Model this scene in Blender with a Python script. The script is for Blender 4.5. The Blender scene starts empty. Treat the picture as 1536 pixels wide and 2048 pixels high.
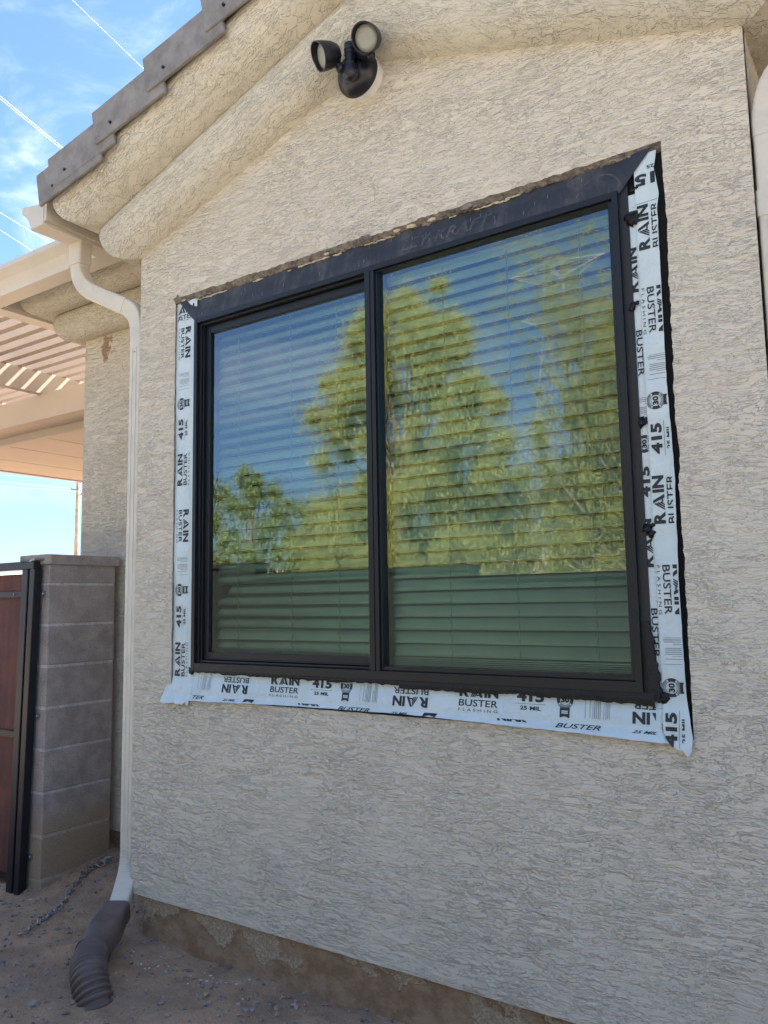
import bpy, bmesh, math, random
import numpy as np
from mathutils import Vector, Matrix, noise
from mathutils.geometry import tessellate_polygon
random.seed(7); rng = np.random.default_rng(11)
S = bpy.context.scene; COL = S.collection
rad = math.radians

# ------------------------------------------------------------------ camera
yaw, pitch, roll = -0.5937, 0.1116, -0.0171
fwd = Vector((math.sin(yaw)*math.cos(pitch), math.cos(yaw)*math.cos(pitch), math.sin(pitch)))
rt = Vector((math.cos(yaw), -math.sin(yaw), 0)); up = rt.cross(fwd)
r2 = rt*math.cos(roll)+up*math.sin(roll); u2 = -rt*math.sin(roll)+up*math.cos(roll)
cd = bpy.data.cameras.new('camera'); cam = bpy.data.objects.new('camera', cd); COL.objects.link(cam)
M = Matrix((r2, u2, -fwd)).transposed().to_4x4(); M.translation = Vector((2.4566, -2.2369, .2652))
cam.matrix_world = M; cd.sensor_fit = 'VERTICAL'; cd.sensor_height = 24; cd.lens = 24*1580.5/2048
cd.clip_start = .02; cd.clip_end = 3000; S.camera = cam
# ------------------------------------------------------------------ sky
SUN_EL, SUN_AZ = 50, 15
W = bpy.data.worlds.new('World'); S.world = W; W.use_nodes = True
nt = W.node_tree; N = nt.nodes; L = nt.links; bg = N['Background']
sky = N.new('ShaderNodeTexSky'); sky.sky_type = 'NISHITA'; sky.sun_disc = False
sky.sun_elevation = rad(SUN_EL); sky.sun_rotation = rad(SUN_AZ); sky.air_density = 1.0; sky.dust_density = .25; sky.ozone_density = 3.0
tc = N.new('ShaderNodeTexCoord')
mp = N.new('ShaderNodeMapping'); mp.inputs['Scale'].default_value = (1.0, 2.2, 4.0); mp.inputs['Rotation'].default_value = (.3, .35, .5)
L.new(tc.outputs['Generated'], mp.inputs[0])
n1 = N.new('ShaderNodeTexNoise'); n1.inputs['Scale'].default_value = 2.6; n1.inputs['Detail'].default_value = 9; n1.inputs['Roughness'].default_value = .58; n1.inputs['Distortion'].default_value = .5
L.new(mp.outputs[0], n1.inputs['Vector'])
cr = N.new('ShaderNodeMapRange'); cr.interpolation_type = 'SMOOTHSTEP'
cr.inputs['From Min'].default_value = .48; cr.inputs['From Max'].default_value = .80; cr.inputs['To Max'].default_value = .7
L.new(n1.outputs[0], cr.inputs['Value'])
mx = N.new('ShaderNodeMix'); mx.data_type = 'RGBA'; mx.inputs[7].default_value = (5.6, 6.0, 6.9, 1)
sxyz = N.new('ShaderNodeSeparateXYZ'); L.new(tc.outputs['Generated'], sxyz.inputs[0]); hz = N.new('ShaderNodeMapRange'); hz.inputs['From Min'].default_value = .05; hz.inputs['From Max'].default_value = .3; L.new(sxyz.outputs[2], hz.inputs['Value'])
mm = N.new('ShaderNodeMath'); mm.operation = 'MULTIPLY'; L.new(cr.outputs[0], mm.inputs[0]); L.new(hz.outputs[0], mm.inputs[1]); L.new(mm.outputs[0], mx.inputs[0]); hc = N.new('ShaderNodeMapRange'); hc.inputs['From Min'].default_value = 0; hc.inputs['From Max'].default_value = .32; hc.interpolation_type = 'SMOOTHSTEP'; L.new(sxyz.outputs[2], hc.inputs['Value'])
tint = N.new('ShaderNodeMix'); tint.data_type = 'RGBA'; tint.inputs[6].default_value = (.46, .55, .68, 1); tint.inputs[7].default_value = (.80, .88, 1.0, 1); L.new(hc.outputs[0], tint.inputs[0])
mul = N.new('ShaderNodeMix'); mul.data_type = 'RGBA'; mul.blend_type = 'MULTIPLY'; mul.inputs[0].default_value = 1; L.new(sky.outputs[0], mul.inputs[6]); L.new(tint.outputs[2], mul.inputs[7]); L.new(mul.outputs[2], mx.inputs[6]); L.new(mx.outputs[2], bg.inputs[0])
bg.inputs[1].default_value = .068
# ------------------------------------------------------------------ sun
sd = bpy.data.lights.new('sun', 'SUN'); sd.energy = 5.0; sd.angle = rad(.53); sd.color = (1, .93, .82)
so = bpy.data.objects.new('sun', sd); COL.objects.link(so)
sv = Vector((math.sin(rad(SUN_AZ))*math.cos(rad(SUN_EL)), math.cos(rad(SUN_AZ))*math.cos(rad(SUN_EL)), math.sin(rad(SUN_EL))))
so.rotation_euler = (-sv).to_track_quat('-Z', 'Y').to_euler()
# ------------------------------------------------------------------ exposure
S.view_settings.view_transform = 'Standard'; S.view_settings.look = 'None'; S.view_settings.gamma = 1
S.view_settings.exposure = 2.33
S.render.engine = 'CYCLES'; S.cycles.max_bounces = 8; S.cycles.diffuse_bounces = 4; S.cycles.transparent_max_bounces = 12
S.cycles.use_denoising = True
S.cycles.sample_clamp_indirect = 6

# ================================================================== materials
def newmat(name):
    m = bpy.data.materials.new(name); m.use_nodes = True
    return m, m.node_tree, m.node_tree.nodes['Principled BSDF']
def nd(t, kind, **kw):
    n = t.nodes.new(kind)
    for k, v in kw.items():
        if k in n.inputs: n.inputs[k].default_value = v
        else: setattr(n, k, v)
    return n
def noise_n(t, vec, scale, detail=3, rough=.55, dist=0):
    n = nd(t, 'ShaderNodeTexNoise', Scale=scale, Detail=detail, Roughness=rough, Distortion=dist)
    if vec is not None: t.links.new(vec, n.inputs['Vector'])
    return n.outputs[0]
def step(t, v, a, b, lo=0, hi=1):
    n = nd(t, 'ShaderNodeMapRange', interpolation_type='SMOOTHSTEP'); t.links.new(v, n.inputs['Value'])
    n.inputs['From Min'].default_value = a; n.inputs['From Max'].default_value = b
    n.inputs['To Min'].default_value = lo; n.inputs['To Max'].default_value = hi
    return n.outputs[0]
def mth(t, op, a, b=None, c=None):
    n = nd(t, 'ShaderNodeMath', operation=op)
    for i, x in enumerate((a, b, c)):
        if x is None: continue
        if isinstance(x, (int, float)): n.inputs[i].default_value = x
        else: t.links.new(x, n.inputs[i])
    return n.outputs[0]
def mixc(t, f, a, b):
    n = nd(t, 'ShaderNodeMix', data_type='RGBA')
    for i, x in ((0, f), (6, a), (7, b)):
        if isinstance(x, (int, float)): n.inputs[i].default_value = x
        elif isinstance(x, tuple): n.inputs[i].default_value = (*x, 1) if len(x) == 3 else x
        else: t.links.new(x, n.inputs[i])
    return n.outputs[2]
def pos(t, scale=(1, 1, 1), rot=(0, 0, 0), out='Object'):
    c = nd(t, 'ShaderNodeTexCoord'); m = nd(t, 'ShaderNodeMapping'); m.inputs['Scale'].default_value = scale; m.inputs['Rotation'].default_value = rot
    t.links.new(c.outputs[out], m.inputs[0]); return m.outputs[0]
def bump(t, b, h, dist=.002, strength=1.0):
    n = nd(t, 'ShaderNodeBump', Strength=strength, Distance=dist); t.links.new(h, n.inputs['Height']); t.links.new(n.outputs[0], b.inputs['Normal']); return n
def simple(name, col, rough=.6, metal=0, var=.12, vscale=12, bscale=0, bdist=.001, spec=None):
    m, t, b = newmat(name); v = pos(t)
    d = tuple(c*(1-var) for c in col); l = tuple(min(1, c*(1+var)) for c in col)
    t.links.new(mixc(t, step(t, noise_n(t, v, vscale, 5, .6), .3, .7), d, l), b.inputs['Base Color'])
    b.inputs['Roughness'].default_value = rough; b.inputs['Metallic'].default_value = metal
    if spec is not None: b.inputs['Specular IOR Level'].default_value = spec
    if bscale: bump(t, b, noise_n(t, v, bscale, 4), bdist)
    return m

def stucco(name, col, slope=0.0, amp=.0043, stain=0):
    m, t, b = newmat(name)
    g = nd(t, 'ShaderNodeNewGeometry'); sx = nd(t, 'ShaderNodeSeparateXYZ'); t.links.new(g.outputs['Position'], sx.inputs[0])
    X, Y, Z = sx.outputs
    if slope:
        ax = mth(t, 'ABSOLUTE', mth(t, 'SUBTRACT', X, .905)); Zs = mth(t, 'MULTIPLY_ADD', ax, slope, Z)
    else: Zs = Z
    def vec(sx_, sz_, add=None):
        c = nd(t, 'ShaderNodeCombineXYZ')
        t.links.new(mth(t, 'MULTIPLY', X, sx_), c.inputs[0]); t.links.new(mth(t, 'MULTIPLY', Y, sx_), c.inputs[1]); t.links.new(mth(t, 'MULTIPLY', Zs, sz_), c.inputs[2])
        return c.outputs[0]
    # trowel direction wanders a little over the wall
    wv = vec(1, 1); wn = nd(t, 'ShaderNodeTexNoise', Scale=7.0, Detail=2.0); t.links.new(wv, wn.inputs['Vector'])
    ws = nd(t, 'ShaderNodeVectorMath', operation='MULTIPLY_ADD'); t.links.new(wn.outputs['Color'], ws.inputs[0])
    ws.inputs[1].default_value = (.10, .10, .10); t.links.new(vec(.85, 3.4), ws.inputs[2])
    wf = nd(t, 'ShaderNodeTexNoise', Scale=60.0, Detail=2.0); t.links.new(wv, wf.inputs['Vector'])
    w2 = nd(t, 'ShaderNodeVectorMath', operation='MULTIPLY_ADD'); t.links.new(wf.outputs['Color'], w2.inputs[0])
    w2.inputs[1].default_value = (.012, .012, .018); t.links.new(ws.outputs[0], w2.inputs[2])
    V = w2.outputs[0]
    patch = step(t, noise_n(t, wv, 4.5, 3), .38, .62)
    nA = noise_n(t, V, 9, 5, .58); nB = noise_n(t, V, 16, 4, .60); nC = noise_n(t, V, 28, 4, .62)
    calm = step(t, noise_n(t, wv, 2.6, 3), .36, .60, .45, 1)
    h = mth(t, 'ADD', step(t, nA, .41, .44), mth(t, 'ADD', step(t, nA, .48, .505), step(t, nA, .555, .585)))
    h = mth(t, 'MULTIPLY', mth(t, 'MULTIPLY', h, calm), .70)
    h = mth(t, 'MULTIPLY_ADD', step(t, nB, .53, .55), .50, h)
    h = mth(t, 'MULTIPLY_ADD', step(t, nC, .53, .57), mth(t, 'MULTIPLY', patch, .40), h)
    fine = noise_n(t, vec(8, 120), 1.0, 2, .6); grain = noise_n(t, wv, 420, 2, .6)
    h = mth(t, 'MULTIPLY_ADD', fine, .16, h); h = mth(t, 'MULTIPLY_ADD', grain, .05, h)
    h = mth(t, 'MULTIPLY_ADD', noise_n(t, wv, 4, 3), 1.2, h)
    h = mth(t, 'MULTIPLY_ADD', noise_n(t, V, 20, 3, .5), mth(t, 'MULTIPLY_ADD', patch, 1.3, .5), h)
    bump(t, b, h, amp)
    c = mixc(t, noise_n(t, wv, 2.2, 5, .65), tuple(x*.88 for x in col), tuple(min(.85, x*1.09) for x in col))
    sp = step(t, noise_n(t, wv, 90, 2), .70, .78, 0, .28)
    c = mixc(t, sp, c, (.22, .18, .13))
    if stain:   # rusty drip marks on the recessed wall
        dx = mth(t, 'SUBTRACT', X, -1.34); dz = mth(t, 'SUBTRACT', Z, 1.735)
        rr = mth(t, 'SQRT', mth(t, 'ADD', mth(t, 'MULTIPLY', mth(t, 'MULTIPLY', dx, dx), 1.6), mth(t, 'MULTIPLY', dz, dz)))
        k = mth(t, 'SUBTRACT', noise_n(t, wv, 22, 4), mth(t, 'MULTIPLY', rr, 4.2))
        c = mixc(t, step(t, k, .18, .34, 0, .75), c, (.30, .14, .05))
    t.links.new(c, b.inputs['Base Color']); b.inputs['Roughness'].default_value = .92; b.inputs['Specular IOR Level'].default_value = .2
    return m

WALLC = (.74, .665, .53)
m_stucco = stucco('stucco', WALLC)
m_stucco_s = stucco('stucco_stained', (.70, .62, .48), stain=1)
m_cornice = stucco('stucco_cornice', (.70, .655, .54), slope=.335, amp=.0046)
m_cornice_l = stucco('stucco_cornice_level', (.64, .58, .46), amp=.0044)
m_gutter = simple('gutter_paint', (.66, .60, .50), .42, var=.04, vscale=5)
m_pipe = simple('downspout_paint', (.70, .645, .53), .4, var=.07, vscale=9)
m_black = simple('black_plastic', (.012, .013, .02), .35, var=.2)
m_lens = simple('lamp_lens', (.36, .36, .31), .25, var=.05)
m_whitepl = simple('white_box', (.82, .82, .78), .5, var=.06)
m_mortar = simple('cut_mortar', (.22, .19, .155), .95, var=.45, vscale=45, bscale=120, bdist=.006)
m_foam = simple('pale_foam', (.62, .54, .36), .9, var=.2, vscale=60, bscale=150, bdist=.003)
m_frame = simple('bronze_frame', (.005, .007, .012), .40, var=.15, vscale=4)
m_flange = simple('nailing_flange', (.018, .018, .02), .5)
m_seal = simple('black_sealant', (.0035, .0035, .004), .55, var=.3, bscale=60, bdist=.004)
m_void = simple('black_paper', (.010, .010, .011), .9)
m_ink = simple('black_ink', (.016, .02, .026), .45, var=.3, vscale=30)
m_ink2 = simple('grey_ink', (.17, .22, .25), .5)
m_blind = simple('blind_slat', (.88, .90, .86), .55, var=.03)
m_cord = simple('blind_cord', (.5, .55, .5), .8)
m_room = simple('room_shade_paint', (.06, .055, .05), .9)  # made near black so gaps between blind slats look shaded
m_metal = simple('black_gate_paint', (.008, .009, .014), .4, var=.3)
m_bolt = simple('bolt_steel', (.35, .36, .36), .4, metal=.8)
m_chain = simple('chain_steel', (.36, .38, .38), .38, metal=.85, var=.3, vscale=40)
m_brown = simple('brown_drain_plastic', (.135, .10, .085), .5, var=.18, vscale=14, bscale=40, bdist=.0006)
m_cream = simple('patio_cream_paint', (.47, .395, .32), .6, var=.04, vscale=3)
m_wood = simple('pole_wood', (.42, .33, .22), .9, var=.3, vscale=3)
m_cable = simple('aluminium_cable', (.55, .55, .53), .5, metal=.2)
m_galv = simple('galvanised_steel', (.30, .31, .31), .6, metal=.1)
m_bark = simple('pale_bark', (.30, .25, .18), .9, var=.3, bscale=30, bdist=.01)
m_hills = simple('desert_hills', (.50, .38, .33), 1, var=.25, vscale=.02)
m_stone = simple('gravel_stone', (.27, .225, .185), .9, var=.5, vscale=25)
m_chip = simple('white_plaster_chip', (.66, .66, .66), .9, var=.15)
m_twig = simple('dry_leaf', (.42, .33, .20), .9, var=.3)
m_arrd = simple('wall_block_shade', (.016, .019, .018), .95, var=.3, vscale=3)  # near black colour stands in for shade on the garden wall

def m_tape():
    m, t, b = newmat('white_flashing_film'); v = pos(t)
    c = mixc(t, step(t, noise_n(t, v, 9, 4), .35, .7), (.60, .70, .70), (.68, .76, .76))
    t.links.new(c, b.inputs['Base Color']); b.inputs['Roughness'].default_value = .28
    bump(t, b, mth(t, 'ADD', noise_n(t, pos(t, (1, 1, 1)), 14, 2), mth(t, 'MULTIPLY', noise_n(t, v, 60, 2), .2)), .009); return m
m_tape = m_tape()
def m_memb():
    m, t, b = newmat('black_flashing_membrane'); v = pos(t, (1, 1, .5))
    sm = step(t, noise_n(t, v, 11, 6, .7), .46, .74, 0, .75)
    c = mixc(t, sm, (.028, .030, .038), (.115, .112, .112))
    st = step(t, noise_n(t, pos(t, (60, 60, 7)), 1, 3, .6), .64, .80, 0, .35)
    t.links.new(mixc(t, st, c, (.14, .135, .13)), b.inputs['Base Color']); b.inputs['Roughness'].default_value = .5
    bump(t, b, noise_n(t, v, 18, 4), .006); return m
m_memb = m_memb()
m_faint = simple('faint_grey_print', (.075, .074, .076), .6, var=.4, vscale=35)
def m_tile():
    m, t, b = newmat('concrete_tile'); v = pos(t)
    c = mixc(t, step(t, noise_n(t, v, 10, 6, .65), .3, .7), (.19, .18, .17), (.31, .295, .275))
    st = step(t, noise_n(t, pos(t, (38, 38, 4)), 1, 4, .65), .55, .75, 0, .45)
    c = mixc(t, st, c, (.33, .21, .13))
    t.links.new(c, b.inputs['Base Color']); b.inputs['Roughness'].default_value = .85
    bump(t, b, mth(t, 'ADD', noise_n(t, v, 160, 3), mth(t, 'MULTIPLY', noise_n(t, pos(t, (90, 90, 8)), 1, 3), 1.2)), .0016); return m
m_tile = m_tile()
def m_cmu(name, base, low):
    m, t, b = newmat(name); g = nd(t, 'ShaderNodeNewGeometry'); sx = nd(t, 'ShaderNodeSeparateXYZ'); t.links.new(g.outputs['Position'], sx.inputs[0])
    v = pos(t); c = mixc(t, step(t, noise_n(t, v, 9, 5, .6), .3, .7), tuple(x*.82 for x in base), tuple(x*1.18 for x in base))
    zz = mth(t, 'MULTIPLY_ADD', noise_n(t, v, 4, 3), .12, sx.outputs[2])
    c = mixc(t, step(t, zz, -.80, -.62, 1, 0), c, low)      # soil-stained lower courses
    c = mixc(t, step(t, noise_n(t, v, 210, 2, .7), .55, .72, 0, .5), c, (.50, .46, .43))
    c = mixc(t, step(t, noise_n(t, v, 150, 2, .7), .57, .68, 0, .65), c, (.10, .085, .078))
    t.links.new(c, b.inputs['Base Color']); b.inputs['Roughness'].default_value = .95
    bump(t, b, mth(t, 'ADD', noise_n(t, v, 190, 4, .7), mth(t, 'MULTIPLY', noise_n(t, v, 40, 3), .8)), .0035); return m
m_block = m_cmu('concrete_block', (.39, .335, .30), (.40, .295, .19))
m_joint = m_cmu('block_mortar', (.56, .53, .50), (.48, .40, .31))
def m_dirt():
    m, t, b = newmat('desert_dirt'); v = pos(t)
    c = mixc(t, step(t, noise_n(t, v, 5, 6, .65), .32, .68), (.36, .25, .165), (.56, .37, .235))
    c = mixc(t, step(t, noise_n(t, v, 2.0, 4, .6), .5, .72, 0, .7), c, (.34, .30, .265))
    c = mixc(t, step(t, noise_n(t, v, 220, 3, .7), .56, .72, 0, .6), c, (.50, .45, .40))
    c = mixc(t, step(t, noise_n(t, v, 150, 3, .7), .58, .72, 0, .75), c, (.08, .062, .05))
    t.links.new(c, b.inputs['Base Color']); b.inputs['Roughness'].default_value = 1; b.inputs['Specular IOR Level'].default_value = .15
    bump(t, b, mth(t, 'ADD', noise_n(t, v, 130, 5, .7), mth(t, 'MULTIPLY', noise_n(t, v, 30, 4), 1.5)), .009); return m
m_dirt = m_dirt()
def m_foot():
    m, t, b = newmat('stained_footing'); v = pos(t, (1, 1, 1.3))
    g = nd(t, 'ShaderNodeNewGeometry'); sx = nd(t, 'ShaderNodeSeparateXYZ'); t.links.new(g.outputs['Position'], sx.inputs[0])
    soil = mixc(t, step(t, noise_n(t, v, 14, 5, .65), .35, .65), (.27, .165, .09), (.40, .27, .165))
    cr_ = mixc(t, step(t, noise_n(t, v, 120, 4, .7), .40, .62), (.34, .245, .15), (.50, .40, .28))
    k = mth(t, 'ADD', noise_n(t, v, 5, 7, .60), mth(t, 'MULTIPLY', mth(t, 'ADD', sx.outputs[2], 1.0), 1.6))
    k = mth(t, 'SUBTRACT', k, mth(t, 'MULTIPLY', sx.outputs[0], .06))
    msk = step(t, k, .525, .535)
    t.links.new(mixc(t, msk, soil, cr_), b.inputs['Base Color']); b.inputs['Roughness'].default_value = .95
    bump(t, b, mth(t, 'ADD', mth(t, 'MULTIPLY', msk, 1.0), mth(t, 'MULTIPLY', noise_n(t, v, 90, 4), .8)), .004); return m
m_foot = m_foot()
def m_panel():
    m, t, b = newmat('rusty_gate_sheet'); v = pos(t)
    t.links.new(mixc(t, step(t, noise_n(t, v, 5, 6, .65), .35, .7), (.11, .038, .03), (.18, .06, .042)), b.inputs['Base Color'])
    b.inputs['Roughness'].default_value = .75; bump(t, b, noise_n(t, v, 70, 3), .001); return m
m_panel = m_panel()
def m_glass():
    m, t, b = newmat('window_glass'); t.nodes.remove(b); out = t.nodes['Material Output']
    tr = nd(t, 'ShaderNodeBsdfTransparent'); tr.inputs[0].default_value = (.76, 1.0, .88, 1)
    gl = nd(t, 'ShaderNodeBsdfGlossy', Roughness=0.0); gl.inputs[0].default_value = (.92, 1.0, 1.0, 1)
    fr = nd(t, 'ShaderNodeFresnel', IOR=2.35); mxs = nd(t, 'ShaderNodeMixShader')
    v = pos(t); bp = nd(t, 'ShaderNodeBump', Strength=1.0, Distance=.0002); t.links.new(noise_n(t, v, 3.0, 1), bp.inputs['Height']); t.links.new(bp.outputs[0], gl.inputs['Normal'])
    t.links.new(fr.outputs[0], mxs.inputs[0]); t.links.new(tr.outputs[0], mxs.inputs[1]); t.links.new(gl.outputs[0], mxs.inputs[2]); t.links.new(mxs.outputs[0], out.inputs[0]); return m
m_glass = m_glass()
def m_leaf(name, a, bcol):
    m, t, b = newmat(name); oi = nd(t, 'ShaderNodeNewGeometry')
    c = mixc(t, oi.outputs['Random Per Island'], a, bcol); t.links.new(c, b.inputs['Base Color']); b.inputs['Roughness'].default_value = .6
    tl = nd(t, 'ShaderNodeBsdfTranslucent'); t.links.new(c, tl.inputs[0]); ms = nd(t, 'ShaderNodeMixShader'); ms.inputs[0].default_value = .3
    out = t.nodes['Material Output']; t.links.new(b.outputs[0], ms.inputs[1]); t.links.new(tl.outputs[0], ms.inputs[2]); t.links.new(ms.outputs[0], out.inputs[0]); return m
m_leafA = m_leaf('willow_foliage', (.27, .28, .07), (.58, .56, .18))
m_leafB = m_leaf('bright_foliage', (.12, .17, .05), (.34, .38, .12))
m_leafC = m_leaf('paloverde_foliage', (.23, .24, .06), (.54, .51, .16))

# ================================================================== mesh helpers
BASE = {}
def origin(o): return BASE.get(o.name, Vector((0, 0, 0)))
def make(name, V, F, mats, parent=None, smooth=False, midx=None, at=None):
    me = bpy.data.meshes.new(name)
    org = origin(parent) if parent else (Vector(at) if at is not None else Vector((0, 0, 0)))
    V = np.asarray(V, dtype=float).reshape(-1, 3) - np.array(org)
    me.from_pydata(V.tolist(), [], [tuple(int(i) for i in f) for f in F])
    for m in (mats if isinstance(mats, (list, tuple)) else [mats]): me.materials.append(m)
    if midx is not None: me.polygons.foreach_set('material_index', np.asarray(midx, dtype=np.int32))
    if smooth: me.polygons.foreach_set('use_smooth', np.ones(len(F), dtype=bool))
    me.update(); o = bpy.data.objects.new(name, me); COL.objects.link(o)
    if parent: o.parent = parent
    else: o.location = org
    BASE[o.name] = org
    return o
def quads(name, V, mat, parent=None, at=None):   # V (n,4,3) fast quads
    me = bpy.data.meshes.new(name); n = len(V)
    org = origin(parent) if parent else Vector(at or (0, 0, 0))
    co = (V.reshape(-1, 3)-np.array(org)).astype(np.float32)
    me.vertices.add(n*4); me.vertices.foreach_set('co', co.ravel())
    me.loops.add(n*4); me.loops.foreach_set('vertex_index', np.arange(n*4, dtype=np.int32))
    me.polygons.add(n); me.polygons.foreach_set('loop_start', np.arange(0, n*4, 4, dtype=np.int32)); me.polygons.foreach_set('loop_total', np.full(n, 4, dtype=np.int32))
    me.materials.append(mat); me.update(calc_edges=True); o = bpy.data.objects.new(name, me); COL.objects.link(o)
    if parent: o.parent = parent
    else: o.location = org
    BASE[o.name] = org; return o
def tag(o, label=None, cat=None, group=None, kind=None):
    if label: o['label'] = label
    if cat: o['category'] = cat
    if group: o['group'] = group
    if kind: o['kind'] = kind
    return o
def empty(name, loc, label, cat, group=None):
    o = bpy.data.objects.new(name, None); COL.objects.link(o); o.location = loc; o.empty_display_size = .1
    BASE[o.name] = Vector(loc); return tag(o, label, cat, group)
class MB:
    def __init__(s): s.V = []; s.F = []
    def add(s, V, F):
        b = len(s.V); s.V += [tuple(v) for v in V]; s.F += [tuple(i+b for i in f) for f in F]; return s
    def box(s, x0, x1, y0, y1, z0, z1):
        return s.add([(x0, y0, z0), (x1, y0, z0), (x1, y1, z0), (x0, y1, z0), (x0, y0, z1), (x1, y0, z1), (x1, y1, z1), (x0, y1, z1)],
                     [(0, 3, 2, 1), (4, 5, 6, 7), (0, 1, 5, 4), (1, 2, 6, 5), (2, 3, 7, 6), (3, 0, 4, 7)])
    def obox(s, c, ax, ay, az):   # centre and three half axes
        c, ax, ay, az = map(Vector, (c, ax, ay, az)); V = [c+ax*i+ay*j+az*k for k in (-1, 1) for i, j in ((-1, -1), (1, -1), (1, 1), (-1, 1))]
        return s.add(V, [(0, 3, 2, 1), (4, 5, 6, 7), (0, 1, 5, 4), (1, 2, 6, 5), (2, 3, 7, 6), (3, 0, 4, 7)])
    def tube(s, path, radii, seg=8, cap=True, section=None, fixed=None):
        path = [Vector(p) for p in path]; n = len(path)
        if isinstance(radii, (int, float)): radii = [radii]*n
        rings = []; prev = None
        for i, p in enumerate(path):
            tg = (path[min(i+1, n-1)]-path[max(i-1, 0)]).normalized()
            if fixed is not None: a = Vector(fixed); a = (a-tg*a.dot(tg)).normalized()
            elif prev is None: a = tg.orthogonal().normalized()
            else: a = (prev-tg*prev.dot(tg)).normalized()
            prev = a; b = tg.cross(a)
            sec = section if section else [(math.cos(2*math.pi*k/seg), math.sin(2*math.pi*k/seg)) for k in range(seg)]
            rings.append([p+(a*q[0]+b*q[1])*radii[i] for q in sec])
        k = len(rings[0]); V = [v for r in rings for v in r]
        F = [(i*k+j, i*k+(j+1) % k, (i+1)*k+(j+1) % k, (i+1)*k+j) for i in range(n-1) for j in range(k)]
        if cap: F += [tuple(range(k-1, -1, -1)), tuple((n-1)*k+j for j in range(k))]
        return s.add(V, F)
    def cyl(s, p0, p1, r0, r1=None, seg=24): return s.tube([p0, p1], [r0, r0 if r1 is None else r1], seg)
    def lathe(s, c, axis, prof, seg=32):     # prof: (distance along axis, radius)
        c = Vector(c); ax = Vector(axis).normalized(); a = ax.orthogonal().normalized(); b = ax.cross(a)
        V = [c+ax*d+(a*math.cos(2*math.pi*k/seg)+b*math.sin(2*math.pi*k/seg))*r for d, r in prof for k in range(seg)]
        F = [(i*seg+j, i*seg+(j+1) % seg, (i+1)*seg+(j+1) % seg, (i+1)*seg+j) for i in range(len(prof)-1) for j in range(seg)]
        return s.add(V, F)
    def blob(s, c, r, sc=(1, 1, 1), lump=.3, seed=0, sub=2):
        bm = bmesh.new(); bmesh.ops.create_icosphere(bm, subdivisions=sub, radius=1)
        V = [Vector((v.co.x*sc[0], v.co.y*sc[1], v.co.z*sc[2]))*r*(1+lump*noise.noise(v.co*1.7+Vector((seed*3.1, seed, 0))))+Vector(c) for v in bm.verts]
        F = [[v.index for v in f.verts] for f in bm.faces]; bm.free(); return s.add(V, F)
    def build(s, name, mat, parent=None, smooth=False, bevel=0, at=None, seg=2):
        o = make(name, s.V, s.F, mat, parent, smooth, at=at)
        if bevel:
            md = o.modifiers.new('bevel', 'BEVEL'); md.width = bevel; md.segments = seg; md.limit_method = 'ANGLE'; md.angle_limit = rad(40)
        return o
def auto_smooth(o, ang=40):
    me = o.data; bm = bmesh.new(); bm.from_mesh(me)
    for e in bm.edges:
        if len(e.link_faces) == 2 and e.calc_face_angle(0) > rad(ang): e.smooth = False
    bm.to_mesh(me); bm.free(); return o
def plate(outer, holes, y0, y1, jit=None):
    """polygon in xz with holes, extruded from y0 (front) to y1"""
    loops = [outer]+holes; V = []; F = []; idx = []
    tess = tessellate_polygon([[Vector((p[0], p[1], 0)) for p in l] for l in loops])
    flat = [p for l in loops for p in l]; n = len(flat)
    V = [(p[0], y0, p[1]) for p in flat]+[(p[0], y1, p[1]) for p in flat]
    def orient(f, want):
        a, b, c = (Vector(V[i]) for i in f); nrm = (b-a).cross(c-a)
        return f if nrm.y*want > 0 else (f[0], f[2], f[1])
    for f in tess:
        F.append(orient(tuple(f), -1)); F.append(orient(tuple(i+n for i in f), 1))
    nf = len(F); b = 0
    for l in loops:
        k = len(l)
        for i in range(k): F.append((b+i, b+(i+1) % k, b+n+(i+1) % k, b+n+i))
        b += k
    return V, F, nf
def fbm(x, y, s=1, seed=0): return noise.fractal(Vector((x*s, y*s, seed*7.3)), .9, 2.0, 4)

# ================================================================== ground
def axis_pts(lo, hi, stp, far):
    mid = list(np.arange(lo, hi+1e-6, stp)); out = []; d = stp*2; p = lo
    while p > -far: p -= d; out.append(p); d *= 1.5
    left = out[::-1]; out = []; d = stp*2; p = hi
    while p < far: p += d; out.append(p); d *= 1.5
    return left+mid+out
gx = axis_pts(-2.2, 2.2, .014, 900); gy = axis_pts(-1.3, .6, .014, 900)
def ground_z(x, y):
    z = -1.088
    z += .085*max(0, min(1, (y-.05)/.45))*max(0, min(1, (-.3-x)/.2))*max(0, 1-max(0, (-x-1.6))/.5)
    z -= .06*max(0, min(1, (-.9-x)/.6))*max(0, min(1, (.2-y)/.3))
    if abs(x) < 4 and abs(y) < 3:
        z += .014*fbm(x, y, 3.2, 1)+.006*fbm(x, y, 14, 2)+.0030*fbm(x, y, 45, 3)
    return z
V = [(x, y, ground_z(x, y)) for y in gy for x in gx]; nx = len(gx)
F = [(j*nx+i, j*nx+i+1, (j+1)*nx+i+1, (j+1)*nx+i) for j in range(len(gy)-1) for i in range(nx-1)]
tag(make('ground', V, F, m_dirt, smooth=True), kind='structure')
m_yard = simple('pale_bounce_gravel', (.46, .40, .33), 1, var=.14, vscale=3, bscale=60, bdist=.01)  # pale gravel sheet out of view, added to bounce sun onto the wall
V = [(x, y, -1.055) for y in (-70, -1.9) for x in (-60, 60)]; tag(make('bounce_gravel_yard', V, [(0, 1, 3, 2)], m_yard), kind='structure')
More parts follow.
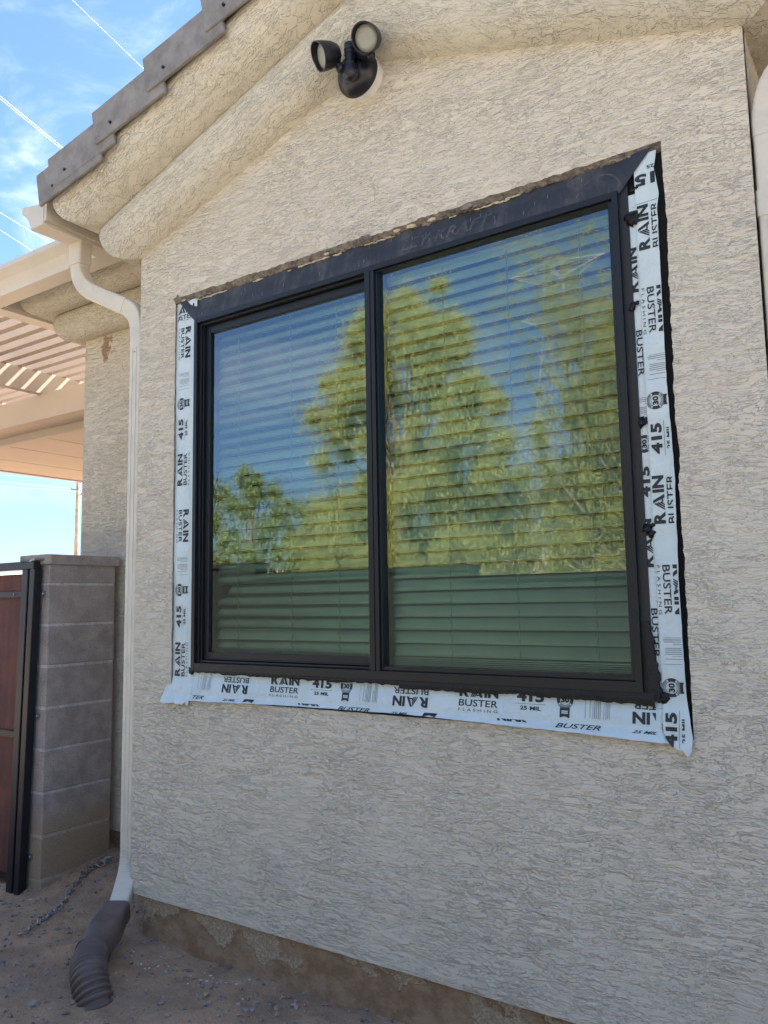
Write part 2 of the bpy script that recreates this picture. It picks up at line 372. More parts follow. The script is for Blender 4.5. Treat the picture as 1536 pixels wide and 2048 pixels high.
# gravel and plaster crumbs
def stones(n, sampler, rmin, rmax, flat=.7):
    bm = bmesh.new(); bmesh.ops.create_icosphere(bm, subdivisions=1, radius=1); ico = np.array([v.co[:] for v in bm.verts]); fc = [[v.index for v in f.verts] for f in bm.faces]; bm.free()
    VV = []; FF = []
    for i in range(n):
        x, y = sampler(); r = rmin+(rmax-rmin)*random.random()**3
        v = ico*(1+.35*rng.standard_normal((len(ico), 1)).clip(-1, 1))*np.array([r*random.uniform(.7, 1.4), r*random.uniform(.7, 1.3), r*flat*random.uniform(.6, 1.1)])
        a = random.random()*6.28; ca, sa = math.cos(a), math.sin(a); v = np.c_[v[:, 0]*ca-v[:, 1]*sa, v[:, 0]*sa+v[:, 1]*ca, v[:, 2]]
        v += np.array([x, y, ground_z(x, y)+r*.15]); b = len(VV)*len(ico); VV.append(v); FF += [[q+b for q in f] for f in fc]
    return np.vstack(VV), FF
V, F = stones(5200, lambda: (random.uniform(-1.7, 1.7), random.uniform(-1.0, .45)), .0012, .011)
V2, F2 = stones(60, lambda: (random.uniform(-1.3, 1.2), random.uniform(-.8, .1)), .010, .026, .6); F2 = [[q+len(V) for q in f] for f in F2]; V2[:, 2] -= .006; V = np.vstack([V, V2]); F = F+F2
tag(make('gravel', V, F, m_stone), 'small brown stones and grit scattered over the dirt', 'gravel', kind='stuff')
def chip_s():
    r = random.random()
    if r < .55: x = random.gauss(.12, .35); return (max(-.35, x), random.gauss(-.10, .045))
    if r < .8: return (random.gauss(-.02, .10), random.gauss(-.2, .08))
    return (random.uniform(-1.2, 1.2), random.uniform(-.75, .05))
V, F = stones(90, chip_s, .0008, .0065, .5)
tag(make('plaster_crumbs', V, F, m_chip), 'white plaster crumbs fallen on the dirt below the wall', 'crumbs', kind='stuff')
# a few dry leaves and a plaster flake
for i, (x, y, l, lab) in enumerate([(-.62, -.36, .028, 'curled dry leaf on the dirt left of the brown corrugated pipe'),
                                    (.30, -.19, .036, 'pale flake of paint on the dirt below the footing, right of the pipe'),
                                    (-.02, -.62, .02, 'small dry leaf on the dirt at the bottom edge of the photo')]):
    z = ground_z(x, y)+.004; m = MB(); a = .7+i*1.3; ca, sa = math.cos(a), math.sin(a); pv = []
    for k in range(7):
        t_ = k/6; w = .32*l*math.sin(math.pi*min(1, t_+.05)); zc = .006*math.sin(t_*3.1)
        for s_ in (-1, 0, 1): pv.append((x+(t_-.5)*l*ca-s_*w*sa, y+(t_-.5)*l*sa+s_*w*ca, z+zc+abs(s_)*.005))
    m.add(pv, [(k*3+j, k*3+j+1, k*3+j+4, k*3+j+3) for k in range(6) for j in range(2)])
    o = m.build('dry_leaf' if i != 1 else 'paint_flake', m_twig, smooth=True, at=(x, y, z)); tag(o, lab, 'leaf' if i != 1 else 'paint flake'); md = o.modifiers.new('s', 'SOLIDIFY'); md.thickness = .0012
# hills
V = []; F = []; K = 240
for k in range(K):
    a = 2*math.pi*k/K; h = 31+15*fbm(math.cos(a)*4, math.sin(a)*4, 1, 5)+5*fbm(math.cos(a)*22, math.sin(a)*22, 1, 6)
    for r, z in ((560, -2), (610, h*.55), (650, h), (760, h*.6), (850, -3)):
        V.append((r*math.cos(a), r*math.sin(a), z+4*fbm(r*.02+k, a*7, 1, 3)*(z > 0)))
F = [(k*5+j, k*5+j+1, ((k+1) % K)*5+j+1, ((k+1) % K)*5+j) for k in range(K) for j in range(4)]
tag(make('hills', V, F, m_hills, smooth=True), kind='structure')

# ================================================================== house
XL, XR, ZB, AX = -.354, 2.165, -.918, .905; SL = .335; YR = .545; RL = -1.53
house = empty('house', (AX, 0, -1.09), 'beige stucco house gable with a new dark framed sliding window', 'house')
def edge_pts(p, q, stp, amp, nrm, seed):
    n = max(2, int((Vector(q)-Vector(p)).length/stp)); out = []
    for i in range(n):
        t_ = i/n; x = p[0]+(q[0]-p[0])*t_; z = p[1]+(q[1]-p[1])*t_
        d = amp*(fbm(x*1.0, z, 9, seed)*.9+fbm(x, z, 45, seed+1)*.6)*min(1, 6*t_, 6*(1-t_)+.15)
        out.append((x+nrm[0]*d, z+nrm[1]*d))
    return out
hole = (edge_pts((-.120, -.115), (1.926, -.115), .02, .001, (0, 1), 1)+edge_pts((1.926, -.115), (1.932, 1.570), .010, .0055, (1, 0), 2)
        + edge_pts((1.932, 1.570), (-.122, 1.580), .007, .0075, (0, 1), 3)+edge_pts((-.122, 1.580), (-.120, -.115), .010, .0025, (1, 0), 4))
outer = edge_pts((XL, ZB), (XR, ZB), .02, .0025, (0, 1), 6)+[(XR, ZB), (XR, 1.95), (AX, 1.95+SL*(XR-AX)), (XL, 1.95)]
V, F, nf = plate(outer, [hole], 0.0, .024)
no = len(outer); nh = len(hole); mi = [0]*len(F)
for k in range(nf+no, len(F)): mi[k] = 1
V = [list(v) for v in V]; ntot = no+nh
for k in range(nh):          # cut edge slopes and crumbles toward the back
    x, z = hole[k]; d = .004*fbm(x, z, 60, 9)
    if z > 1.5: V[ntot+no+k][2] = 1.5505+d*1.2
    elif x > 1.9: V[ntot+no+k][0] += d-.002
make('front_wall', V, F, [m_stucco, m_mortar], house, midx=mi)
# broken mortar lip along the top of the cut
m = MB(); x = -.115
while x < 1.925:
    s_ = random.uniform(.006, .013); m.blob((x, .013+random.uniform(-.002, .005), 1.562+random.uniform(-.005, .004)), s_*.8, (1.7, .8, .75), .7, x*31, 1); x += s_*1.35
m.blob((-.108, .0, 1.57), .02, (1.2, .6, .8), .8, 3); m.blob((.885, -.002, 1.566), .017, (1.8, .7, .8), .8, 5); m.blob((1.30, -.002, 1.562), .012, (2.5, .7, .8), .8, 8)
m.build('cut_mortar_edge', m_mortar, house)
m = MB(); x = -.05
while x < 1.9:
    if fbm(x, 0, 7, 21) > .12: s_ = random.uniform(.002, .0048); m.blob((x, .014+random.uniform(-.003, .003), 1.551+random.uniform(-.002, .002)), s_, (3.2, 1, .8), .6, x*17, 1)
    x += random.uniform(.006, .014)
for x_, s_ in ((1.02, .008), (1.08, .010), (1.16, .009), (.70, .008), (-.10, .011), (-.085, .009)): m.blob((x_, .004, 1.562), s_, (1.9, .7, .7), .7, x_*9, 1)
m.build('foam_crumbs', m_foam, house)
# black paper behind the cut
V, F, _ = plate([(-.14, -.135), (1.95, -.135), (1.95, 1.59), (-.14, 1.59)], [[(0, 0), (1.8, 0), (1.8, 1.459), (0, 1.459)]], .0235, .03)
make('building_paper', V, F, m_void, house)
m = MB()
m.box(XL, XL+.02, .0005, YR, ZB, 1.95); m.build('side_wall', m_stucco, house)
m = MB(); m.box(XR-.02, XR, .0005, YR, ZB, 1.95); m.build('side_wall', m_stucco, house)
m = MB(); m.box(RL, XL, YR, YR+.03, ZB, 2.0); m.build('recessed_wall', m_stucco_s, house)
m = MB(); m.box(XR, 7.5, YR, YR+.03, ZB, 2.0); m.build('recessed_wall', m_stucco, house)
m = MB(); m.box(RL-.001, RL+.03, YR+.001, 9, ZB, 2.0); m.build('side_wall', m_stucco, house)
# footing
m = MB(); m.box(-.30, XR-.03, .022, .6, -1.35, ZB+.001); m.box(RL+.04, -.32, .59, .9, -1.35, ZB+.0005); m.box(XR, 7.4, .59, .9, -1.35, ZB+.0005); m.box(RL+.041, RL+.2, .9, 8.9, -1.35, ZB+.0005)
m.build('footing', m_foot, house)
# unseen upper block added far back to shade the garden wall; roofs
m = MB(); m.box(1.0, 9.5, 3.2, 8.5, 2.0, 5.9); m.build('shade_block', m_stucco, house)
m = MB(); m.add([(.6, 2.8, 5.9), (9.9, 2.8, 5.9), (9.9, 8.9, 5.9), (.6, 8.9, 5.9), (3.6, 5.85, 6.9), (6.9, 5.85, 6.9)], [(0, 1, 5, 4), (1, 2, 5), (2, 3, 4, 5), (3, 0, 4), (3, 2, 1, 0)])  # hip roof over the added shade block
m.add([(-2.0, .06, 2.12), (7.9, .06, 2.12), (7.9, 9.9, 2.12), (-2.0, 9.9, 2.12), (2.7, 4.98, 3.7), (3.2, 4.98, 3.7)], [(0, 1, 5, 4), (1, 2, 5), (2, 3, 4, 5), (3, 0, 4), (3, 2, 1, 0)])
zr = lambda x: 1.809+.435+SL*(x-XL)
for sgn in (1, -1):
    e = AX-sgn*(AX+.690); q = [(e, zr(-.690)), (AX, zr(AX))]
    y0, y1 = -.283, 3.4
    Vv = [(q[0][0], y0, q[0][1]), (q[1][0], y0, q[1][1]), (q[1][0], y1, q[1][1]), (q[0][0], y1, q[0][1])]; Vv += [(a, b, c-.03) for a, b, c in Vv]
    m.add(Vv, [(0, 1, 2, 3), (7, 6, 5, 4), (0, 4, 5, 1), (1, 5, 6, 2), (2, 6, 7, 3), (3, 7, 4, 0)])
m.build('roof', m_tile, house)
# rake tiles
mt = MB(); L_ = .425; Hh = .156; th = .016; rot = SL-.135
dx, dz = math.cos(math.atan(rot)), math.sin(math.atan(rot))
def P2(u, v, y): return (u*dx-v*dz, y, u*dz+v*dx)
secs = [(-.300, 0), (-.284, 0), (-.284, Hh-th), (.05, Hh-th), (.05, Hh), (-.300, Hh)]    # y, v section, swept along u
Vt = [P2(u, v, y) for u in (0, L_) for y, v in secs]; k = len(secs)
Ft = [(i, (i+1) % k, k+(i+1) % k, k+i) for i in range(k)]+[tuple(range(k-1, -1, -1)), tuple(k+i for i in range(k))]
def rake(x, z, mirror=False, length=1.0, src=[None]):
    VV = [(((2*AX-(x+a*length)) if mirror else x+a*length), b-random.uniform(0, .003)-.013*(1-a/L_), z+c) for a, b, c in Vt]
    o = make('rake_tile', VV, [f[::-1] for f in Ft] if mirror else Ft, m_tile, house)
    md = o.modifiers.new('b', 'BEVEL'); md.width = .005; md.segments = 2
    sx_, sz_ = x+.10*dx, z+.045+.10*dz; sc = MB(); xx = 2*AX-sx_ if mirror else sx_; sc.cyl((xx, -.304, sz_), (xx, -.3190, sz_), .0065, .006, 10)
    s_o = sc.build('screw', m_metal, o); return o
ends = [-.665, -.580, -.272, .052, .382, .715]
for i, x in enumerate(ends):
    z = 2.034+SL*(x+.665)+(0.0 if i == 0 else .020)
    for mir in (False, True): rake(x, z, mir, 1.0 if i < 5 else .45)

# cornice bands ----------------------------------------------------
low = [(-.01, -.004), (.0, .0), (.030, .004), (.060, .014), (.088, .032), (.108, .058), (.121, .088), (.129, .120), (.131, .145), (.127, .168), (.117, .186), (.100, .197), (.09, .20)]
upb = [(.09, .196), (.118, .192), (.150, .196), (.185, .205), (.215, .222), (.240, .245), (.257, .274), (.268, .302), (.273, .328), (.270, .352), (.258, .374), (.240, .392), (.215, .404), (.18, .41)]
Z0 = 1.809+.012
def rake_line(x): return Z0+SL*(AX-abs(x-AX)-XL)
def sweep_prof(prof, path, seed, amp=.0035, sub=.04):
    """path: list of (function p->(x,y), slope flag, length hint)"""
    P = list(prof); dense = []
    for i in range(len(P)-1):
        dense += [P[i], ((P[i][0]+P[i+1][0])/2, (P[i][1]+P[i+1][1])/2)]
    dense.append(P[-1]); rings = []
    def ring(fn): return [fn(p, dzz) for p, dzz in dense]
    keys = [ring(f) for f in path]; out = []
    for a, b in zip(keys[:-1], keys[1:]):
        ln = max((Vector(b[0])-Vector(a[0])).length, .05); n = max(1, int(ln/sub)) if ln < 4 else 8
        for i in range(n):
            t_ = i/n; out.append([tuple(a[k][c]*(1-t_)+b[k][c]*t_ for c in range(3)) for k in range(len(a))])
    out.append(keys[-1]); k = len(dense); V = []
    for r in out:
        for x, y, z in r:
            d = amp*noise.fractal(Vector((x*5, y*9+seed, z*9)), .8, 2, 4); V.append((x, y-d*.8, z-d*.5))
    F = [(i*k+j, i*k+j+1, (i+1)*k+j+1, (i+1)*k+j) for i in range(len(out)-1) for j in range(k-1)]
    return V, F
def lev(bx, by, sx_, sy_):      # level point: outward sx_,sy_ multiply p
    return lambda p, d: (bx+sx_*p, by+sy_*p, Z0+d-SL*p)
mitL = lambda p, d: (XL-p, -p, Z0+d-SL*p)
apex = lambda p, d: (AX, -p, rake_line(AX)+d)
mitR = lambda p, d: (XR+p, -p, Z0+d-SL*p)
for prof, nm in ((low, 1), (upb, 2)):
    V, F = sweep_prof(prof, [mitL, apex, mitR], nm)
    o = make('cornice_band', V, F, m_cornice, house, smooth=True)
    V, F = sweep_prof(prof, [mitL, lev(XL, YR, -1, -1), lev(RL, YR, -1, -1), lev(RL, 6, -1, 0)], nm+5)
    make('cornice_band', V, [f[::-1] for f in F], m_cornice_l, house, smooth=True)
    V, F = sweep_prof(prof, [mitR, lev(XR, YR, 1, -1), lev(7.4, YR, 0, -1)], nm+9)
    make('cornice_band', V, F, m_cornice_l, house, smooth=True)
# gutters ------------------------------------------------------------
gp = [(.354, 2.085), (.354, 1.985), (.455, 1.985), (.461, 2.01), (.486, 2.048), (.512, 2.070), (.528, 2.082), (.530, 2.108), (.522, 2.112)]
def gut(pathf):
    V = []; k = len(gp)
    for f in pathf: V += [f(p, z) for p, z in gp]
    F = [(i*k+j, i*k+j+1, (i+1)*k+j+1, (i+1)*k+j) for i in range(len(pathf)-1) for j in range(k-1)]
    F.append(tuple(range(k))); F.append(tuple((len(pathf)-1)*k+j for j in range(k)))
    o = make('gutter', V, F, m_gutter, house); md = o.modifiers.new('s', 'SOLIDIFY'); md.thickness = .003; return o
gl = lambda bx, by, sx_, sy_: (lambda p, z: (bx+sx_*p, by+sy_*p, z))
RG = -1.486
gut([lambda p, z: (XL-p, -.262, z), gl(XL, YR, -1, -1), gl(RG, YR, -1, -1), gl(RG, 6, -1, 0)])
gut([lambda p, z: (XR+p, -.262, z), gl(XR, YR, 1, -1), gl(7.4, YR, 0, -1)])
m = MB()     # fascia and soffit strips behind the gutters
def strip(p0, p1, z0, z1, side):
    def seg(a0, a1, b0, b1): m.add([a0(p0, z0), a0(p1, z0), a0(p1, z1), a0(p0, z1), b0(p0, z0), b0(p1, z0), b0(p1, z1), b0(p0, z1)], [(0, 1, 2, 3), (7, 6, 5, 4), (0, 4, 5, 1), (1, 5, 6, 2), (2, 6, 7, 3), (3, 7, 4, 0)])
    if side < 0:
        pts = [lambda p, z: (XL-p, -.262, z), gl(XL, YR, -1, -1), gl(RG, YR, -1, -1), gl(RG, 6, -1, 0)]
    else: pts = [lambda p, z: (XR+p, -.262, z), gl(XR, YR, 1, -1), gl(7.4, YR, 0, -1)]
    for a, b in zip(pts[:-1], pts[1:]): seg(a, a, b, b)
for sd_ in (-1, 1): m = MB(); strip(.335, .352, 2.0, 2.135, sd_); m.build('fascia', m_gutter, house); m = MB(); strip(.20, .3345, 2.118, 2.13, sd_); m.build('soffit', m_gutter, house)
# small light coloured vent cap standing above the gutter end
m = MB(); m.lathe((-.765, -.235, 2.075), (0, 0, 1), [(0, .014), (.045, .014), (.055, .020), (.066, .016), (.071, .001)], 16); m.build('vent_cap', simple('cap_yellow', (.72, .62, .36), .5), house, smooth=True)

# downspouts ----------------------------------------------------------
def rrect(w, h, r=.008, n=3):
    out = []
    for cx, cy, a0 in ((w/2-r, h/2-r, 0), (-w/2+r, h/2-r, 90), (-w/2+r, -h/2+r, 180), (w/2-r, -h/2+r, 270)):
        for k in range(n+1): a = rad(a0+90*k/n); out.append((cx+r*math.cos(a), cy+r*math.sin(a)))
    return out
def smoothpath(pts, n=6):
    pts = [Vector(p) for p in pts]; P = [pts[0]*2-pts[1]]+pts+[pts[-1]*2-pts[-2]]; out = []
    for i in range(1, len(P)-2):
        for k in range(n):
            t_ = k/n; out.append(.5*((2*P[i])+(-P[i-1]+P[i+1])*t_+(2*P[i-1]-5*P[i]+4*P[i+1]-P[i+2])*t_*t_+(-P[i-1]+3*P[i]-3*P[i+1]+P[i+2])*t_**3))
    out.append(pts[-1]); return out
SEC = rrect(.056, .076)
def crimp(path, r=1.0, amp=.035, per=.011):
    out = []; d = 0
    for i, p in enumerate(path):
        if i: d += (p-path[i-1]).length
        out.append(r*(1+amp*(.5+.5*math.cos(2*math.pi*d/per))))
    return out
def resample(path, stp):
    out = [path[0]]; 
    for a, b in zip(path[:-1], path[1:]):
        n = max(1, int(round((b-a).length/stp)))
        for k in range(1, n+1): out.append(a.lerp(b, k/n))
    return out
ds = MB(); ds.tube([(-.402, .038, 1.50), (-.402, .038, .46)], 1.0, section=SEC, fixed=(0, 1, 0)); ds.tube([(-.402, .038, .470), (-.402, .038, -.80)], 1.03, section=SEC, fixed=(0, 1, 0))
for k in (-.014, .012): ds.tube([(-.402+k, .0092, 1.42), (-.402+k, .0092, -.78)], .0018, 6)
dso = ds.build('downspout', m_pipe, house); auto_smooth(dso, 30)
dso['label'] = 'beige downspout at the left corner with a swan neck elbow'
el = MB(); el.tube([(-.760, -.035, 2.0), (-.762, -.035, 1.88)], 1.22, section=SEC, fixed=(0, 1, 0)); e1 = el.build('outlet', m_pipe, dso); auto_smooth(e1, 30)
el = MB(); pp = resample(smoothpath([(-.762, -.035, 1.895), (-.757, -.032, 1.835), (-.725, -.024, 1.775), (-.665, -.012, 1.725)], 8), .0025); el.tube(pp, crimp(pp), section=SEC, fixed=(0, 1, 0)); auto_smooth(el.build('elbow', m_pipe, dso, True), 70)
el = MB(); el.tube([(-.685, -.016, 1.738), (-.480, .022, 1.632)], 1.03, section=SEC, fixed=(0, 1, 0)); auto_smooth(el.build('offset_pipe', m_pipe, dso), 30)
el = MB(); pp = resample(smoothpath([(-.505, .018, 1.643), (-.450, .030, 1.610), (-.413, .036, 1.560), (-.402, .038, 1.48)], 8), .0025); el.tube(pp, crimp(pp), section=SEC, fixed=(0, 1, 0)); auto_smooth(el.build('elbow', m_pipe, dso, True), 70)
el = MB(); pp = resample(smoothpath([(-.402, .038, -.76), (-.402, .036, -.80), (-.394, .022, -.85), (-.376, -.012, -.905), (-.346, -.070, -.978)], 8), .0025); el.tube(pp, crimp(pp, 1.02, .03), section=rrect(.074, .060), fixed=(.8, .6, 0)); auto_smooth(el.build('elbow', m_pipe, dso, True), 70)
sc = MB()
for p in ((-.63, -.0335, 1.725), (-.575, -.022, 1.69), (-.402, .0065, 1.40)): sc = MB(); sc.blob(p, .004, (1, .6, 1), 0, 0, 1); sc.build('screw', m_bolt, dso)
# right downspout
ds = MB(); ds.tube([(2.207, .037, 1.52), (2.207, .037, -.90)], 1.0, section=SEC, fixed=(0, 1, 0))
for k in (-.014, .012): ds.tube([(2.207+k, .0085, 1.26), (2.207+k, .0085, -.9)], .0022, 6)
dso2 = ds.build('downspout', m_pipe, house); auto_smooth(dso2, 30); dso2['label'] = 'beige downspout at the right corner cut by the photo edge'
el = MB(); pp = resample(smoothpath([(2.207, .037, 1.50), (2.210, .037, 1.57), (2.240, .03, 1.65), (2.31, .02, 1.71)], 8), .0025); el.tube(pp, crimp(pp, 1.04, .022, .016), section=SEC, fixed=(0, 1, 0)); auto_smooth(el.build('elbow', m_pipe, dso2, True), 70)
el = MB(); el.tube([(2.29, .022, 1.70), (2.50, -.02, 1.80)], 1.05, section=SEC, fixed=(0, 1, 0)); auto_smooth(el.build('offset_pipe', m_pipe, dso2), 30)
el = MB(); pp = resample(smoothpath([(2.48, -.015, 1.79), (2.54, -.027, 1.83), (2.572, -.033, 1.88), (2.573, -.035, 2.0)], 8), .0025); el.tube(pp, crimp(pp), section=SEC, fixed=(0, 1, 0)); auto_smooth(el.build('elbow', m_pipe, dso2, True), 70)
el = MB(); el.tube([(2.207, .037, 1.345), (2.207, .037, 1.272)], 1.10, section=SEC, fixed=(0, 1, 0)); el.build('collar', m_pipe, dso2)

# window ----------------------------------------------------------------
win = MB()
H = 1.459; Wd = 1.8
win.box(0, .018, -.006, .07, 0, H); win.box(1.782, 1.8, -.006, .07, 0, H); win.box(.018, 1.782, -.0055, .07, H-.020, H); win.box(.018, 1.782, -.0055, .07, 0, .030)
# second steps inside the left half
win.box(.018, .030, .008, .07, .030, H-.02); win.box(.030, .883, .010, .07, H-.030, H-.0205); win.box(.030, .883, .012, .07, .0305, .040)
win.box(.030, .037, .018, .07, .04, H-.03)
# glazing stops of the fixed half
win.box(.921, 1.782, .006, .07, H-.026, H-.0203); win.box(.921, 1.782, .006, .07, .0303, .045); win.box(1.768, 1.7818, .003, .07, .045, H-.026)
wf = win.build('window', m_frame, house, bevel=.0012); wf['label'] = 'dark bronze sliding window with two panes in the stucco gable'
m = MB(); m.box(.883, .905, -.008, .07, .0302, H-.0205); m.box(.9053, .922, -.005, .07, .0302, H-.0205); m.box(.922, .930, .004, .07, .045, H-.026); m.build('mullion', m_frame, wf, bevel=.0012)
m = MB(); m.box(.037, .062, .030, .062, .040, H-.031); m.box(.862, .883, .030, .062, .040, H-.031); m.box(.062, .862, .0302, .062, H-.063, H-.031); m.box(.062, .862, .0302, .062, .040, .072)
m.box(.062, .862, .026, .0302, .042, .048)
m.build('sash', m_frame, wf, bevel=.002)
m = MB(); m.add([(.060, .042, .070), (.864, .042, .070), (.864, .042, H-.060), (.060, .042, H-.060)], [(0, 1, 2, 3)]); m.build('glass_pane', m_glass, wf)
m = MB(); m.add([(.927, .024, .043), (1.770, .024, .043), (1.770, .024, H-.024), (.927, .024, H-.024)], [(0, 1, 2, 3)]); m.build('glass_pane', m_glass, wf)
m = MB(); m.box(1.8, 1.827, .009, .013, -.02, H+.02); m.build('nailing_flange', m_flange, wf)
# sealant: ragged bead under the frame and dabs beside the right jamb
m = MB(); Vs = []; n = 260
for i in range(n+1):
    x = -.012+(1.83+.012)*i/n; zb = -.006-.010*min(1, max(0, i/n*1.5))-.007*(fbm(x, 0, 6, 30)+.3)-.004*fbm(x, 0, 40, 31)-(.008 if 1.0 < x else 0)-.010*max(0, (x-1.6)/.2)
    Vs += [(x, -.0035, .002), (x, -.0045-.002*abs(fbm(x, 1, 20, 2)), zb*.5), (x, -.003, zb), (x, .012, zb+.001)]
m.add(Vs, [(i*4+j, i*4+j+1, i*4+j+5, i*4+j+4) for i in range(n) for j in range(3)])
m1 = m; dabs = ((1.838, 1.364, .013), (1.826, 1.372, .010), (1.848, 1.372, .009), (1.846, 1.352, .007), (1.826, 1.100, .010), (1.838, 1.108, .006), (1.831, .758, .011), (1.842, .757, .008), (1.831, .452, .010), (1.843, .440, .009), (1.846, .462, .006),
                  (1.838, .004, .011), (1.850, -.008, .012), (1.860, -.012, .007), (1.844, -.016, .009), (1.815, -.018, .012), (-.008, -.006, .011), (-.016, .002, .007), (1.842, 1.452, .006), (1.854, 1.455, .004))
m2 = m; Vs = []; n = 60      # ragged smear down the lower right jamb
for i in range(n+1):
    z = -.022+.215*i/n; xr = 1.829+.018*(1-i/n)**.7*(1-i/n > 0)+.006*fbm(z, 0, 30, 41)+.003*fbm(z, 0, 90, 42)
    Vs += [(1.7995, .002, z), (1.815, -.001, z), (xr-.002, .002, z), (xr, .0085, z)]
m2.add(Vs, [(i*4+j, i*4+j+1, i*4+j+5, i*4+j+4) for i in range(n) for j in range(3)])
m.build('sealant', m_seal, wf)
for (x, z, r) in dabs:
    m = MB(); m.blob((x, .006, z), r, (1, .4, 1.1), 1.3, x*50+z*9, 2); m.build('sealant_dab', m_seal, wf, smooth=True)
# room behind
V, F, _ = plate([(-.3, -.9), (2.1, -.9), (2.1, 1.75), (-.3, 1.75)], [[(.0, .0), (1.8, .0), (1.8, H), (.0, H)]], .075, .135)
rm = make('room_lining', V, F, m_room, house)
m = MB(); m.box(-.30, 2.1, .136, .16, -.95, -.9); m.box(-.32, -.3, .136, 3.0, -.9, 1.75); m.box(2.1, 2.12, .136, 3.0, -.9, 1.75); m.box(-.3, 2.1, 3.0, 3.02, -.9, 1.75); m.box(-.3, 2.1, .136, 3, 1.75, 1.77); m.box(-.3, 2.1, .161, 3, -.92, -.9)
m.build('room_lining', m_room, house)
# blind --------------------------------------------------------------
bl = empty('window_blind', (.9, .10, 1.44), 'pale horizontal slat blind hanging inside behind both window panes', 'blind')
pitch_b = .0443; zt = 1.425; zz = zt; m = MB(); kk = 0
sect = []
for j in range(6):
    t_ = j/5-.5; sect.append((t_*.0505, .003*(1-4*t_*t_)))
ang = rad(57)
while zz > .095:
    a = ang+rad(random.uniform(-1.5, 1.5)); x0, x1 = .048, 1.790; cz = zz
    if abs(zz-.336) < .022: x0 = .115
    Vs = []
    tw = random.uniform(-.0012, .0012)
    for xi, x in enumerate((x0, x0+.002, x1)):
        for s_, c_ in sect:      # s_ up the slat, bulge c_ outward
            Vs.append((x+(.004*abs(s_)/.02 if xi == 0 else 0), .100+s_*math.cos(a)-c_*math.sin(a), cz+s_*math.sin(a)+c_*math.cos(a)+tw*(x-.9)))
    m = MB(); m.add(Vs, [(i*6+j, i*6+j+1, i*6+j+7, i*6+j+6) for i in range(2) for j in range(5)]); zz -= pitch_b; kk += 1
    so_ = m.build('slat', m_blind, bl, smooth=True); md = so_.modifiers.new('s', 'SOLIDIFY'); md.thickness = .0022
for k in range(7): m = MB(); m.box(.05, 1.79, .078, .126, .030+k*.0062, .0335+k*.0062); m.build('slat', m_blind, bl)
m = MB(); m.box(.048, 1.79, .078, .127, .004, .0285); m.build('bottom_rail', m_blind, bl, bevel=.003)
m = MB(); m.box(.045, 1.792, .075, .125, 1.425, 1.455); m.build('head_rail', m_blind, bl)
for x in (.175, .457, .685, .922, 1.152, 1.396, 1.647):
    z = 1.42; m = MB()
    while z > .08:
        m.tube([(x, .0885, z), (x-.004, .083, z-.030), (x+.003, .0885, z-.0443)], .0008, 4, cap=False); z -= .0443
    m.tube([(x+.006, .078, 1.42), (x+.006, .078, .05)], .0006, 4, cap=False); m.build('ladder_cord', m_cord, bl)

# ================================================================== lettering
_gl = {}
def glyphs(s, bold=.0, shear=0):
    key = (s, bold, shear)
    if key in _gl: return _gl[key]
    c = bpy.data.curves.new('t', 'FONT'); c.body = s; c.offset = bold; c.shear = shear; c.resolution_u = 3
    o = bpy.data.objects.new('t', c); COL.objects.link(o); bpy.context.view_layer.update()
    me = o.evaluated_get(bpy.context.evaluated_depsgraph_get()).to_mesh()
    V = np.array([v.co[:2] for v in me.vertices]); F = [tuple(p.vertices) for p in me.polygons]
    bpy.data.objects.remove(o); bpy.data.curves.remove(c)
    V -= V.min(0); V /= V.max(0); _gl[key] = (V, F); return _gl[key]
class Ink:     # 2-D artwork in (u, v): u along the text, v downwards
    def __init__(s): s.V = []; s.F = []
    def poly(s, pts):
        b = len(s.V); s.V += [tuple(p) for p in pts]; s.F.append(tuple(range(b, b+len(pts))))
    def text(s, t, u0, u1, v0, v1, bold=0, shear=0):
        V, F = glyphs(t, bold, shear); b = len(s.V)
        s.V += [(u0+(u1-u0)*x, v1-(v1-v0)*y) for x, y in V]; s.F += [tuple(i+b for i in f) for f in F]
    def rect(s, u0, u1, v0, v1): s.poly([(u0, v0), (u1, v0), (u1, v1), (u0, v1)])
    def ring(s, cu, cv, r0, r1, a0=0, a1=360, n=28):
        for k in range(n):
            a, b = rad(a0+(a1-a0)*k/n), rad(a0+(a1-a0)*(k+1)/n)
            s.poly([(cu+r0*math.cos(a), cv+r0*math.sin(a)), (cu+r1*math.cos(a), cv+r1*math.sin(a)), (cu+r1*math.cos(b), cv+r1*math.sin(b)), (cu+r0*math.cos(b), cv+r0*math.sin(b))])
    def merge(s, o, f):
        b = len(s.V); s.V += [f(*p) for p in o.V]; s.F += [tuple(i+b for i in q) for q in o.F]
    def clip(s, planes):      # planes: (nu, nv, d) keep nu*u+nv*v <= d
        bm = bmesh.new(); vs = [bm.verts.new((u, v, 0)) for u, v in s.V]
        for f in s.F:
            try: bm.faces.new([vs[i] for i in f])
            except ValueError: pass
        for nu, nv, d in planes:
            g = bm.verts[:]+bm.edges[:]+bm.faces[:]; n_ = Vector((nu, nv, 0))
            bmesh.ops.bisect_plane(bm, geom=g, dist=1e-7, plane_co=n_*d/n_.length_squared, plane_no=n_, clear_outer=True)
        bm.verts.index_update(); s.V = [(v.co.x, v.co.y) for v in bm.verts]; s.F = [tuple(v.index for v in f.verts) for f in bm.faces]; bm.free(); return s
